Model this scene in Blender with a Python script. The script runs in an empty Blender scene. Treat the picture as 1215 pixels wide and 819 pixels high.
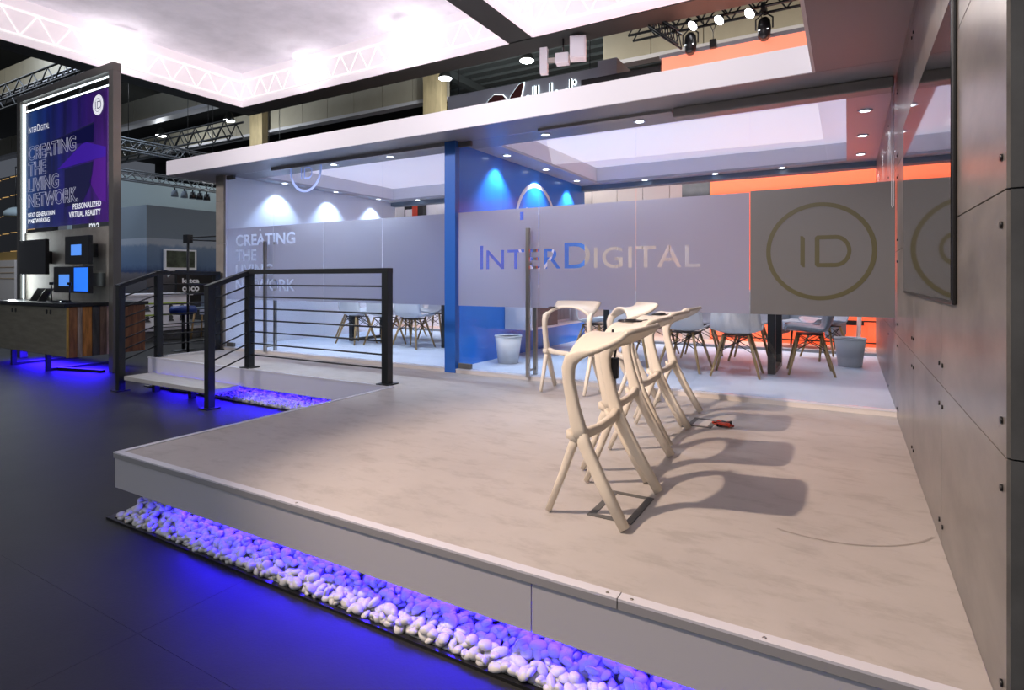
import bpy, bmesh, math, random
import numpy as np
from mathutils import Vector, Matrix
random.seed(7); np.random.seed(7)
R = math.radians
SC = bpy.context.scene
COL = SC.collection

# ---------------------------------------------------------------- camera, world, exposure, large lights
cam = bpy.data.cameras.new('camera'); co = bpy.data.objects.new('camera', cam); COL.objects.link(co)
cam.sensor_width = 36; cam.lens = 685/1215*36; cam.shift_y = -78.5/1215
cam.clip_start = .05; cam.clip_end = 200
co.location = (0, 0, 1.0); co.rotation_euler = (R(90), 0, math.atan(398.5/685))
SC.camera = co
w = bpy.data.worlds.new('hall_ambient'); SC.world = w; w.use_nodes = True
w.node_tree.nodes['Background'].inputs[0].default_value = (.62, .68, .82, 1)
w.node_tree.nodes['Background'].inputs[1].default_value = .10
SC.view_settings.view_transform = 'Standard'; SC.view_settings.look = 'None'
SC.view_settings.exposure = 0.35; SC.view_settings.gamma = 1; SC.view_settings.use_curve_mapping = False

def lamp(kind, name, loc, target, energy, color, **kw):
    l = bpy.data.lights.new(name, kind); l.energy = energy; l.color = color
    for k, v in kw.items(): setattr(l, k, v)
    o = bpy.data.objects.new(name, l); COL.objects.link(o); o.location = loc
    if target is not None:
        o.rotation_euler = (Vector(target)-Vector(loc)).to_track_quat('-Z', 'Y').to_euler()
    return o
# profile spot hung in the light canopy, front left: throws the stool shadows
lamp('SPOT', 'stage_spot_light', (-3.6, -.3, 4.85), (-.45, 3.2, .1), 1280, (1, .76, .60), spot_size=R(47), spot_blend=.65, shadow_soft_size=.07)
# added fill spots just under the fabric boxes, brighten the roof fascia
for x, y, tx, ty, e in ((-9.0, -1.4, -7.2, 4.6, 720), (-5.6, -1.6, -4.6, 4.6, 830), (-2.4, -1.6, -1.5, 4.6, 880)):
    lamp('SPOT', 'fascia_fill', (x, y, 4.97), (tx, ty, 2.30), e, (1, .90, .94), spot_size=R(54), spot_blend=.9, shadow_soft_size=.3)
lamp('AREA', 'front_fill', (-3.5, -5.8, 5.6), (-3.0, 2.2, -.2), 215, (.94, .96, 1), shape='RECTANGLE', size=9, size_y=2.5)  # added soft fill behind the camera, lifts the platform fascia
# added area fills standing in for hall lamps: warm beyond rooms, cool at left
lamp('AREA', 'hall_fill_left', (-19, 6, 8.4), (-19, 9, 0), 620, (.62, .72, .9), shape='RECTANGLE', size=8, size_y=5)
lamp('AREA', 'hall_fill_back', (-3, 13.5, 7.2), (-3, 15, 5), 420, (1, .92, .78), shape='RECTANGLE', size=16, size_y=1.5)
lamp('AREA', 'lounge_fill', (-2.5, 9.3, 4.4), (-2.5, 9.4, 0), 280, (1, .93, .9), shape='RECTANGLE', size=8, size_y=.6)

lamp('AREA', 'bulkhead_fill', (-22, 4, 7.6), (-22, 14, 8.2), 130, (1, .97, .85), shape='RECTANGLE', size=14, size_y=1)  # added fill that brightens the bulkheads, no fixture of its own

# blue LED strips hidden behind the platform fascias and under the display counter
BLUE = (.025, .008, 1)
lamp('AREA', 'led_strip_front', (-1.45, 1.88, -.206), (-1.45, 1.62, -.36), 48, BLUE, shape='RECTANGLE', size=3.5, size_y=.03)
lamp('AREA', 'led_strip_walkway', (-5.7, 4.22, -.206), (-5.7, 3.95, -.36), 42, BLUE, shape='RECTANGLE', size=4.0, size_y=.03)
lamp('AREA', 'led_strip_counter', (-10.9, 4.35, -.15), (-10.9, 4.3, -.37), 130, BLUE, shape='RECTANGLE', size=2.6, size_y=.5)

# ---------------------------------------------------------------- materials
MATS = {}
def mat(name, col, rough=.5, metal=0, emit=None, es=0, noise=0, nscale=4, bump=0, bscale=60, spec=.5, stretch=None, coat=0):
    if name in MATS: return MATS[name]
    m = bpy.data.materials.new(name); m.use_nodes = True; MATS[name] = m
    nt = m.node_tree; b = nt.nodes['Principled BSDF']
    b.inputs['Base Color'].default_value = (*col, 1); b.inputs['Roughness'].default_value = rough
    b.inputs['Metallic'].default_value = metal; b.inputs['Specular IOR Level'].default_value = spec
    b.inputs['Coat Weight'].default_value = coat
    if emit: b.inputs['Emission Color'].default_value = (*emit, 1); b.inputs['Emission Strength'].default_value = es
    tc = nt.nodes.new('ShaderNodeTexCoord'); src = tc.outputs['Object']
    if stretch:
        mp = nt.nodes.new('ShaderNodeMapping'); mp.inputs['Scale'].default_value = stretch
        nt.links.new(src, mp.inputs[0]); src = mp.outputs[0]
    if noise:
        n = nt.nodes.new('ShaderNodeTexNoise'); n.inputs['Scale'].default_value = nscale; n.inputs['Detail'].default_value = 7
        n.inputs['Roughness'].default_value = .62
        nt.links.new(src, n.inputs['Vector'])
        r = nt.nodes.new('ShaderNodeValToRGB')
        r.color_ramp.elements[0].position = .32; r.color_ramp.elements[1].position = .68
        r.color_ramp.elements[0].color = (*[max(0, c*(1-noise)) for c in col], 1)
        r.color_ramp.elements[1].color = (*[min(1, c*(1+noise*.6)) for c in col], 1)
        nt.links.new(n.outputs['Fac'], r.inputs[0]); nt.links.new(r.outputs[0], b.inputs['Base Color'])
    if bump:
        n2 = nt.nodes.new('ShaderNodeTexNoise'); n2.inputs['Scale'].default_value = bscale; n2.inputs['Detail'].default_value = 4
        nt.links.new(src, n2.inputs['Vector'])
        bp = nt.nodes.new('ShaderNodeBump'); bp.inputs['Strength'].default_value = bump; bp.inputs['Distance'].default_value = .01
        nt.links.new(n2.outputs['Fac'], bp.inputs['Height']); nt.links.new(bp.outputs[0], b.inputs['Normal'])
    return m

def glass_mat(name, tint=(1, 1, 1), ior=1.5):
    m = bpy.data.materials.new(name); m.use_nodes = True; MATS[name] = m
    nt = m.node_tree; nt.nodes.clear()
    o = nt.nodes.new('ShaderNodeOutputMaterial'); mx = nt.nodes.new('ShaderNodeMixShader')
    t = nt.nodes.new('ShaderNodeBsdfTransparent'); t.inputs[0].default_value = (*tint, 1)
    g = nt.nodes.new('ShaderNodeBsdfGlossy'); g.inputs['Roughness'].default_value = .0
    lw = nt.nodes.new('ShaderNodeLayerWeight'); lw.inputs[0].default_value = .5
    pw = nt.nodes.new('ShaderNodeMath'); pw.operation = 'POWER'; pw.inputs[1].default_value = 5; nt.links.new(lw.outputs['Facing'], pw.inputs[0])
    f = nt.nodes.new('ShaderNodeMath'); f.operation = 'MULTIPLY_ADD'; f.inputs[1].default_value = .9; f.inputs[2].default_value = .035; nt.links.new(pw.outputs[0], f.inputs[0])
    nt.links.new(f.outputs[0], mx.inputs[0]); nt.links.new(t.outputs[0], mx.inputs[1]); nt.links.new(g.outputs[0], mx.inputs[2])
    nt.links.new(mx.outputs[0], o.inputs[0]); return m
def film_mat(name, dcol, tcol, fac, rough=.35):
    m = bpy.data.materials.new(name); m.use_nodes = True; MATS[name] = m
    nt = m.node_tree; nt.nodes.clear()
    o = nt.nodes.new('ShaderNodeOutputMaterial'); mx = nt.nodes.new('ShaderNodeMixShader'); mx.inputs[0].default_value = fac
    d = nt.nodes.new('ShaderNodeBsdfDiffuse'); d.inputs[0].default_value = (*dcol, 1)
    t = nt.nodes.new('ShaderNodeBsdfTranslucent'); t.inputs[0].default_value = (*tcol, 1)
    nt.links.new(d.outputs[0], mx.inputs[1]); nt.links.new(t.outputs[0], mx.inputs[2])
    g = nt.nodes.new('ShaderNodeBsdfGlossy'); g.inputs['Roughness'].default_value = rough
    m2 = nt.nodes.new('ShaderNodeMixShader'); m2.inputs[0].default_value = .05
    nt.links.new(mx.outputs[0], m2.inputs[1]); nt.links.new(g.outputs[0], m2.inputs[2])
    nt.links.new(m2.outputs[0], o.inputs[0]); return m

GLASS = glass_mat('clear_glass', (.97, .985, .99))
FILM = film_mat('frosted_film', (.215, .22, .25), (.66, .67, .78), .56)
FILMD = film_mat('grey_film', (.145, .148, .146), (.15, .15, .15), .35)
FILMO = film_mat('olive_film', (.10, .092, .042), (.11, .10, .05), .3)
def deck_material():
    m = mat('deck_vinyl', (.46, .43, .405), rough=.55, noise=.13, nscale=1.1, bump=.05, bscale=30)
    nt = m.node_tree; b = nt.nodes['Principled BSDF']
    src = b.inputs['Base Color'].links[0].from_socket
    tc = nt.nodes.new('ShaderNodeTexCoord')
    mp = nt.nodes.new('ShaderNodeMapping'); mp.inputs['Scale'].default_value = (1.5, 3.2, 1); mp.inputs['Rotation'].default_value = (0, 0, .3)
    n = nt.nodes.new('ShaderNodeTexNoise'); n.inputs['Scale'].default_value = 2.6; n.inputs['Detail'].default_value = 9; n.inputs['Roughness'].default_value = .7
    r = nt.nodes.new('ShaderNodeValToRGB'); r.color_ramp.elements[0].position = .36; r.color_ramp.elements[1].position = .5
    r.color_ramp.elements[0].color = (.85, .84, .83, 1); r.color_ramp.elements[1].color = (1, 1, 1, 1)
    mx = nt.nodes.new('ShaderNodeMixRGB'); mx.blend_type = 'MULTIPLY'; mx.inputs[0].default_value = 1
    nt.links.new(tc.outputs['Object'], mp.inputs[0]); nt.links.new(mp.outputs[0], n.inputs['Vector']); nt.links.new(n.outputs['Fac'], r.inputs[0])
    nt.links.new(src, mx.inputs[1]); nt.links.new(r.outputs[0], mx.inputs[2]); nt.links.new(mx.outputs[0], b.inputs['Base Color'])
    return m
DECK = deck_material()
M = dict(
    floor=mat('hall_carpet_tile', (.024, .024, .023), rough=.55, noise=.22, nscale=1.6, bump=.06, bscale=90, spec=.22),
    fascia=mat('grey_laminate', (.47, .47, .50), rough=.45),
    trim=mat('white_metal_trim', (.62, .62, .67), rough=.35),
    lip=mat('grey_lip', (.30, .30, .31), rough=.4),
    black=mat('black_steel', (.011, .013, .014), rough=.42),
    blackp=mat('black_plastic', (.012, .012, .013), rough=.3),
    frame=mat('bronze_grey_frame', (.16, .155, .14), rough=.4, metal=.4),
    steel=mat('brushed_steel', (.42, .40, .36), rough=.28, metal=1),
    concrete=mat('concrete_panel', (.20, .19, .178), rough=.3, noise=.42, nscale=2.2, spec=.45, stretch=(1, .8, 1.6)),
    dconcrete=mat('dark_stone', (.085, .09, .092), rough=.45, noise=.3, nscale=5),
    white=mat('white_paint', (.78, .77, .80), rough=.45),
    lilac=mat('pale_lilac_paint', (.62, .63, .74), rough=.4),
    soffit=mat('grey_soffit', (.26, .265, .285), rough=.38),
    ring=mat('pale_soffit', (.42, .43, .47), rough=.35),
    roomfloor=mat('pale_room_vinyl', (.47, .525, .62), rough=.5, noise=.09, nscale=2.4),
    bluewall=mat('royal_blue_laminate', (.018, .20, .72), rough=.28, coat=.2),
    miura=mat('cream_plastic', (.74, .67, .56), rough=.45, spec=.4),
    shell=mat('white_shell', (.70, .71, .72), rough=.32),
    gshell=mat('grey_shell', (.34, .38, .43), rough=.35),
    wood=mat('beech_leg', (.42, .27, .11), rough=.5, noise=.2, nscale=6, stretch=(8, 8, 1)),
    pebble=mat('white_pebble', (.62, .61, .59), rough=.5, noise=.07, nscale=9),
    canopy=mat('lit_fabric', (.75, .72, .76), rough=.9, emit=(.93, .87, 1.0), es=.19, noise=.2, nscale=1.3),
    skirt=mat('lit_skirt_fabric', (.78, .72, .74), rough=.9, emit=(1, .90, .96), es=.31, noise=.10, nscale=1.2),
    membrane=mat('lit_room_membrane', (.7, .68, .74), rough=.6, emit=(.84, .80, 1.0), es=.36, noise=.06, nscale=.8),
    truss_w=mat('self_lit_white_truss', (.82, .76, .74), rough=.4, emit=(1, .93, .95), es=.62),  # emission added so the truss looks as bright as the lit fabric
    truss=mat('grey_truss', (.20, .22, .23), rough=.4, metal=.5),
    beam=mat('black_beam_cladding', (.022, .024, .022), rough=.6),
    orange=mat('lit_orange_fabric', (.8, .18, .08), rough=.7, emit=(1, .105, .03), es=.72),
    peach=mat('lit_coral_fabric', (.8, .3, .2), rough=.7, emit=(1, .24, .13), es=.75),
    beige=mat('beige_bulkhead', (.33, .305, .235), rough=.7, noise=.08, nscale=1),
    column=mat('raw_concrete_column', (.30, .24, .13), rough=.8, noise=.25, nscale=2, stretch=(3, 3, .6)),
    hallceil=mat('hall_ceiling_black', (.012, .013, .012), rough=.9),
    slat=mat('grey_ceiling_slat', (.085, .10, .10), rough=.7),
    lampw=mat('lamp_lens', (1, 1, 1), emit=(.95, .97, 1), es=9),
    downl=mat('downlight_lens', (1, 1, 1), emit=(.86, .92, 1), es=7),
    ledw=mat('white_led_tube', (1, 1, 1), emit=(.82, .95, 1), es=2.2),
    greyblue=mat('blue_grey_wall', (.16, .20, .24), rough=.7),
    farwall=mat('far_hall_wall', (.34, .42, .45), rough=.8),
    beigew=mat('beige_counter', (.62, .57, .53), rough=.6),
    warmfloor=mat('peach_carpet', (.62, .42, .34), rough=.9),
    printw=mat('white_print', (.85, .86, .9), rough=.5),
    wprint=mat('white_lit_lettering', (.9, .9, .9), emit=(.9, .93, 1), es=.5),
    navy=mat('navy_seat', (.01, .04, .22), rough=.5),
    screenblue=mat('blue_screen', (.02, .1, .5), emit=(.02, .17, .95), es=.9, noise=0),
    screensq=mat('pale_blue_screen', (.02, .1, .5), emit=(.10, .30, .86), es=.75),
    redp=mat('red_plastic', (.55, .05, .02), rough=.5),
    counter=mat('grey_oak_door', (.24, .23, .17), rough=.5, noise=.22, nscale=3, stretch=(1, 1, 6)),
    tread=mat('pale_oak_tread', (.50, .49, .46), rough=.5, noise=.12, nscale=4, stretch=(1, 8, 8)),
    mirror=mat('black_display_glass', (.012, .013, .014), rough=.04, spec=.9, coat=.6),
    bluering=mat('reflected_emblem_blue', (.35, .45, .9), rough=.5, emit=(.35, .5, 1), es=.25),
    brownpanel=mat('walnut_panel', (.13, .10, .085), rough=.5, noise=.2, nscale=4, stretch=(1, 1, 8)),
    grille=mat('grey_grille', (.30, .31, .33), rough=.5),
    bin=mat('pale_bin_plastic', (.55, .57, .60), rough=.45),
    tapem=mat('dark_socket_frame', (.10, .10, .095), rough=.6),
)

# ---------------------------------------------------------------- mesh helpers
def link(name, me, m, parent=None):
    o = bpy.data.objects.new(name, me); COL.objects.link(o)
    if m is not None and not me.materials: me.materials.append(m)
    if parent is not None: o.parent = parent
    return o
class MB:
    def __init__(s): s.v = []; s.f = []; s.sm = []
    def add(s, vs, fs, smooth=False):
        n = len(s.v); s.v += [tuple(p) for p in vs]; s.f += [tuple(i+n for i in f) for f in fs]; s.sm += [smooth]*len(fs); return s
    def box(s, x0, y0, z0, x1, y1, z1):
        vs = [(x, y, z) for z in (z0, z1) for y in (y0, y1) for x in (x0, x1)]
        return s.add(vs, [(0, 2, 3, 1), (4, 5, 7, 6), (0, 1, 5, 4), (2, 6, 7, 3), (0, 4, 6, 2), (1, 3, 7, 5)])
    def bar(s, p, q, wx, wz, up=(0, 0, 1)):
        p = Vector(p); q = Vector(q); d = (q-p).normalized(); up = Vector(up)
        if abs(d.dot(up)) > .98: up = Vector((0, 1, 0))
        a = d.cross(up).normalized(); b = a.cross(d)
        vs = []
        for c in (p, q):
            for sx, sz in ((-1, -1), (1, -1), (1, 1), (-1, 1)): vs.append(c+a*sx*wx/2+b*sz*wz/2)
        return s.add(vs, [(0, 1, 2, 3), (7, 6, 5, 4), (0, 4, 5, 1), (1, 5, 6, 2), (2, 6, 7, 3), (3, 7, 4, 0)])
    def tube(s, pts, rad, n=8, ref=None, smooth=True):
        # rad: number, list of numbers, or list of (along-ref, across) half widths
        pts = [Vector(p) for p in pts]; k = len(pts)
        if not isinstance(rad, (list, tuple)): rad = [rad]*k
        vs = []; prev = None
        for i, p in enumerate(pts):
            t = (pts[min(i+1, k-1)]-pts[max(i-1, 0)]).normalized()
            a = Vector(ref) if ref else (prev if prev else Vector((0, 0, 1) if abs(t.z) < .9 else (1, 0, 0)))
            a = (a-t*a.dot(t)).normalized(); prev = a; b = t.cross(a)
            ra, rb = rad[i] if isinstance(rad[i], (tuple, list)) else (rad[i], rad[i])
            for j in range(n):
                an = 2*math.pi*j/n; c, sn = math.cos(an), math.sin(an)
                if ref: c = math.copysign(abs(c)**.6, c); sn = math.copysign(abs(sn)**.6, sn)
                vs.append(p+a*c*ra+b*sn*rb)
        fs = [(i*n+j, i*n+(j+1) % n, (i+1)*n+(j+1) % n, (i+1)*n+j) for i in range(k-1) for j in range(n)]
        s.add(vs, fs, smooth)
        return s.add([], []) if False else s._caps(len(s.v)-k*n, k, n)
    def _caps(s, base, k, n):
        s.f.append(tuple(base+j for j in reversed(range(n)))); s.sm.append(False)
        s.f.append(tuple(base+(k-1)*n+j for j in range(n))); s.sm.append(False); return s
    def lathe(s, prof, loc=(0, 0, 0), n=24):
        vs = [(loc[0]+r*math.cos(2*math.pi*j/n), loc[1]+r*math.sin(2*math.pi*j/n), loc[2]+z) for r, z in prof for j in range(n)]
        k = len(prof)
        s.add(vs, [(i*n+j, i*n+(j+1) % n, (i+1)*n+(j+1) % n, (i+1)*n+j) for i in range(k-1) for j in range(n)], True)
        return s._caps(len(s.v)-k*n, k, n)
    def prism(s, poly, fn, d):
        # poly 2D, fn maps (a,b,depth)->xyz
        n = len(poly)
        s.add([fn(a, b, 0) for a, b in poly]+[fn(a, b, d) for a, b in poly],
              [tuple(range(n)), tuple(range(2*n-1, n-1, -1))]+[(i, (i+1) % n, n+(i+1) % n, n+i) for i in range(n)])
        return s
    def mesh(s, name):
        me = bpy.data.meshes.new(name); me.from_pydata(s.v, [], s.f)
        me.polygons.foreach_set('use_smooth', s.sm); me.update()
        bm = bmesh.new(); bm.from_mesh(me); bmesh.ops.recalc_face_normals(bm, faces=bm.faces); bm.to_mesh(me); bm.free()
        return me
    def build(s, name, m, parent=None, bevel=0):
        o = link(name, s.mesh(name), m, parent)
        if bevel:
            b = o.modifiers.new('bevel', 'BEVEL'); b.width = bevel; b.segments = 2; b.limit_method = 'ANGLE'
        return o
def box(name, b, m, parent=None, bevel=0): return MB().box(*b).build(name, m, parent, bevel)
def shell(fn, nu, nv, th):
    """closed thin sheet from fn(u,v), u,v in 0..1, thickened along its normal"""
    P = [[Vector(fn(i/nu, j/nv)) for j in range(nv+1)] for i in range(nu+1)]
    top = []; bot = []
    for i in range(nu+1):
        for j in range(nv+1):
            du = P[min(i+1, nu)][j]-P[max(i-1, 0)][j]; dv = P[i][min(j+1, nv)]-P[i][max(j-1, 0)]
            nrm = du.cross(dv).normalized(); top.append(P[i][j]+nrm*th/2); bot.append(P[i][j]-nrm*th/2)
    N = len(top); idx = lambda i, j: i*(nv+1)+j
    fs = []
    for i in range(nu):
        for j in range(nv):
            q = (idx(i, j), idx(i+1, j), idx(i+1, j+1), idx(i, j+1)); fs.append(q); fs.append(tuple(N+a for a in reversed(q)))
    ring = [idx(i, 0) for i in range(nu+1)]+[idx(nu, j) for j in range(1, nv+1)]+[idx(i, nv) for i in range(nu-1, -1, -1)]+[idx(0, j) for j in range(nv-1, 0, -1)]
    for a, b in zip(ring, ring[1:]+ring[:1]): fs.append((a, N+a, N+b, b))
    return MB().add(top+bot, fs, True)
def tag(o, label=None, cat=None, group=None, kind=None):
    if label: o['label'] = label
    if cat: o['category'] = cat
    if group: o['group'] = group
    if kind: o['kind'] = kind
    return o
def thing(name, label, cat, loc=(0, 0, 0), rz=0, group=None):
    o = bpy.data.objects.new(name, None); COL.objects.link(o); o.location = loc; o.rotation_euler = (0, 0, rz); o.empty_display_size = .1
    return tag(o, label, cat, group)
def struct(name, loc=(0, 0, 0)):
    o = bpy.data.objects.new(name, None); COL.objects.link(o); o.location = loc; o.empty_display_size = .1; o['kind'] = 'structure'; return o
def dup(root, loc, rz, label=None, group=None):
    r = root.copy(); COL.objects.link(r); r.location = loc; r.rotation_euler = (0, 0, rz)
    if label: r['label'] = label
    if group: r['group'] = group
    for ch in list(root.children):
        c = ch.copy(); COL.objects.link(c); c.parent = r
        for g in ch.children:
            d = g.copy(); COL.objects.link(d); d.parent = c
    return r

# ---------------------------------------------------------------- lettering helpers
def text_mesh(body, size=1, offset=0, extrude=0, spacing=1.0):
    cu = bpy.data.curves.new('lettering', 'FONT'); cu.body = body; cu.size = size; cu.offset = offset; cu.extrude = extrude; cu.space_character = spacing
    cu.resolution_u = 5
    o = bpy.data.objects.new('lettering', cu); COL.objects.link(o)
    bpy.context.view_layer.update()
    me = bpy.data.meshes.new_from_object(o.evaluated_get(bpy.context.evaluated_depsgraph_get()))
    bpy.data.objects.remove(o); return me
def bounds(me):
    a = np.empty(len(me.vertices)*3); me.vertices.foreach_get('co', a); a = a.reshape(-1, 3); return a.min(0), a.max(0)
def fit(me, x0, y0, wid, hei):
    lo, hi = bounds(me); sx = wid/(hi[0]-lo[0]); sy = hei/(hi[1]-lo[1])
    for v in me.vertices: v.co.x = x0+(v.co.x-lo[0])*sx; v.co.y = y0+(v.co.y-lo[1])*sy
    return me
def loops(me):
    bm = bmesh.new(); bm.from_mesh(me); bmesh.ops.remove_doubles(bm, verts=bm.verts, dist=1e-5)
    nxt = {}
    for e in bm.edges:
        if len(e.link_faces) == 1:
            for a, b in ((e.verts[0], e.verts[1]), (e.verts[1], e.verts[0])): nxt.setdefault(a.index, []).append(b.index)
    bm.verts.ensure_lookup_table(); out = []; seen = set()
    for s in list(nxt):
        if s in seen: continue
        lp = [s]; seen.add(s); cur = s
        while True:
            c = [q for q in nxt[cur] if q not in seen]
            if not c: break
            cur = c[0]; seen.add(cur); lp.append(cur)
        if len(lp) > 2: out.append([(bm.verts[i].co.x, bm.verts[i].co.y) for i in lp])
    bm.free(); return out
def fill(polys):
    cu = bpy.data.curves.new('outline', 'CURVE'); cu.dimensions = '2D'; cu.fill_mode = 'BOTH'
    for p in polys:
        sp = cu.splines.new('POLY'); sp.points.add(len(p)-1); sp.use_cyclic_u = True
        for i, (x, y) in enumerate(p): sp.points[i].co = (x, y, 0, 1)
    o = bpy.data.objects.new('outline', cu); COL.objects.link(o); bpy.context.view_layer.update()
    me = bpy.data.meshes.new_from_object(o.evaluated_get(bpy.context.evaluated_depsgraph_get())); bpy.data.objects.remove(o); return me
def place_xy(me, fn):
    for v in me.vertices: v.co = fn(v.co.x, v.co.y, v.co.z)
    me.update(); return me
def on_y(y): return lambda a, b, c: (a, y-c, b)          # faces -Y
def on_x(x): return lambda a, b, c: (x+c, a, b)          # faces +X
def circ(cx, cy, r, n=64): return [(cx+r*math.cos(2*math.pi*i/n), cy+r*math.sin(2*math.pi*i/n)) for i in range(n)]
def id_glyphs(cx, cy, s):
    """the I and the rounded D of the round emblem; s = glyph height"""
    h = s/2; t = s*.13
    I = [(cx-.60*s, cy+h), (cx-.60*s, cy-h+t*.6), (cx-.60*s+t*.6, cy-h), (cx-.60*s+t, cy-h), (cx-.60*s+t, cy+h-t*.6), (cx-.60*s+t*.5, cy+h)]
    x0 = cx-.19*s; xr = cx+.38*s
    D = [(x0, cy-h+t*.5), (x0, cy+h-t*.5), (x0+t*.5, cy+h)]+[(xr+h*.86*math.sin(a), cy+h*math.cos(a)) for a in np.linspace(0, math.pi, 17)]+[(x0+t*.5, cy-h)]
    Di = [(x0+t, cy-h+t), (x0+t, cy+h-t)]+[(xr+(h-t)*.86*math.sin(a), cy+(h-t)*math.cos(a)) for a in np.linspace(0, math.pi, 17)]
    return I, D, Di
def smallcaps(x0, base, width, hb, hs, bold=.012):
    """the exhibitor's name in small capitals, big I and D; returns list of meshes"""
    out = []; ws = {'I': .017, 'NTER': .37, 'D': .115, 'IGITAL': .42}; x = x0; gap = .017*width
    for body, h in (('I', hb), ('NTER', hs), ('D', hb), ('IGITAL', hs)):
        wd = ws[body]*width; out.append(fit(text_mesh(body, 1, bold, spacing=1.08), x, base, wd, h)); x += wd+gap
    return out
def join_meshes(ms):
    mb = MB()
    for me in ms: mb.add([v.co[:] for v in me.vertices], [tuple(p.vertices) for p in me.polygons])
    me = bpy.data.meshes.new('joined'); me.from_pydata(mb.v, [], mb.f); me.update(); return me

# ================================================================ SETTING
FZ = -.37
floor = struct('floor')
xs = [-40, -30, -26, -22.37, -18.37, -14.37, -10.37, -6.37, -2.37, 1.63, 6]; ys = [-6, -2.4, 1.2, 4.8, 8.4, 12, 16, 24]
for a, b in zip(xs, xs[1:]):
    for c, d in zip(ys, ys[1:]): box('floor_tile', (a+.0007, c+.0007, FZ-.05, b-.0007, d-.0007, FZ), M['floor'], floor)
box('subfloor', (-40, -6, FZ-.12, 6, 24, FZ-.053), M['hallceil'], floor)

hall = struct('ceiling')
box('deck', (-45, -8, 9.6, 12, 30, 9.7), M['hallceil'], hall)
for i in range(13): box('slat', (-16, 15.4+i*.62, 8.9, -4, 15.4+i*.62+.36, 9.05), M['slat'], hall)
box('crossbeam', (-13.2, 15, 8.6, -12.9, 23.5, 8.88), M['slat'], hall)
for y0, x0, x1 in ((16.7, -44, 11), (13.0, -44, -9.5), (8.7, -44, -13.5)):
    x = x0; y0_ = y0
    while x < x1:
        if y0 == 16.7 and -13 < x < -6.7: x += 1.5; continue
        box('bulkhead_panel', (x+.012, y0_, 7.6, x+1.5-.012, y0_+.3, 8.5), M['beige'], hall); x += 1.5
    for l0, l1 in (((x0, -12.5), (-6.5, x)) if y0 == 16.7 else ((x0, x),)): box('bulkhead_ledge', (l0, y0_-.08, 7.46, l1, y0_+.3, 7.58), M['fascia'], hall)
box('wall_back', (-45, 24, FZ, 12, 24.3, 9.6), M['hallceil'])['kind'] = 'structure'
box('wall_far_left', (-24.3, 9.9, FZ, -24, 24, 5.0), M['farwall'])['kind'] = 'structure'
for x, lab in ((-13.2, 'raw concrete hall column rising behind the white roof edge, nearer one'), (-22.95, 'raw concrete hall column behind the left part of the white roof edge')):
    t = thing('concrete_column', lab, 'column', (x+.5, 16.4, FZ)); box('shaft', (-.44, -.15, 0, .40, .15, 9.9), M['column'], t, .01)

# ---- platform (L shaped stage)
stage = thing('exhibition_platform', 'low L-shaped grey exhibition platform with white metal edge over lit pebbles', 'platform')
PX, PY, WX = -3.65, 1.725, .305
box('deck', (PX+.03, PY+.03, -.05, WX, 5.02, 0), DECK, stage)
box('deck', (-7.72, 4.08, -.05, PX+.03, 5.02, 0), DECK, stage)
box('base', (PX+.35, PY+.6, FZ, WX-.01, 8.45, -.05), M['blackp'], stage)
box('base', (-7.6, 4.55, FZ, PX+.35, 8.45, -.05), M['blackp'], stage)
for a, b in ((PX, -.93), (-.926, WX)): box('fascia_panel', (a, PY, -.2, b, PY+.03, -.034), M['fascia'], stage)
for a, b in ((PX, -.62), (-.617, WX)):
    box('edge_lip', (a-.006, PY-.006, -.03, b, PY+.03, -.004), M['lip'], stage)
    box('edge_trim', (a-.006, PY-.006, -.004, b, PY+.034, .004), M['trim'], stage)
box('shadow_gap', (PX, PY+.004, -.036, WX, PY+.03, -.028), M['blackp'], stage)
box('fascia_panel', (PX, PY+.03, -.2, PX+.03, 4.08, -.034), M['fascia'], stage)
box('edge_lip', (PX-.006, PY+.03, -.03, PX+.03, 4.05, -.004), M['lip'], stage)
box('edge_trim', (PX-.006, PY+.034, -.004, PX+.034, 4.05, .004), M['trim'], stage)
box('fascia_panel', (-7.75, 4.05, -.2, PX, 4.08, -.012), M['lilac'], stage)
box('edge_trim', (-7.75, 4.045, -.012, PX, 4.08, .003), M['trim'], stage)
box('fascia_panel', (-7.75, 4.08, -.2, -7.72, 5.02, 0), M['lilac'], stage)
for x, y in ((-2.12, PY+.012), (-.66, PY+.012), (-.58, PY+.012), (-.2, PY+.012), (-2.9, PY+.012)):
    MB().lathe([(.006, .004), (.005, .0055)], (x, y, 0), 8).build('screw', M['steel'], stage)
arc = [(-.10+.42*math.cos(a), 2.93+.42*math.sin(a)) for a in np.linspace(R(250), R(335), 22)]
MB().add([(x, y, .0012) for x, y in arc]+[(x+(x+.10)*.022, y+(y-2.93)*.022, .0012) for x, y in arc], [(i, i+1, 23+i, 22+i) for i in range(21)]).build('scuff_mark', mat('scuff', (.34, .31, .28), rough=.6), stage)
# room floor slab with its curb
rf = struct('floor.001')
box('slab', (-7.62, 5.03, -.05, WX, 8.5, .04), M['roomfloor'], rf)
box('curb', (-7.62, 5.0, 0, WX, 5.03, .038), M['beigew'], rf)
box('curb_trim', (-7.62, 4.995, .036, WX, 5.06, .044), M['trim'], rf)
box('threshold', (-7.62, 8.45, .04, WX, 8.6, .075), M['lip'], rf)
box('neighbour_carpet', (-12, 8.62, FZ, 4, 14, .02), M['warmfloor'], rf)

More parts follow.
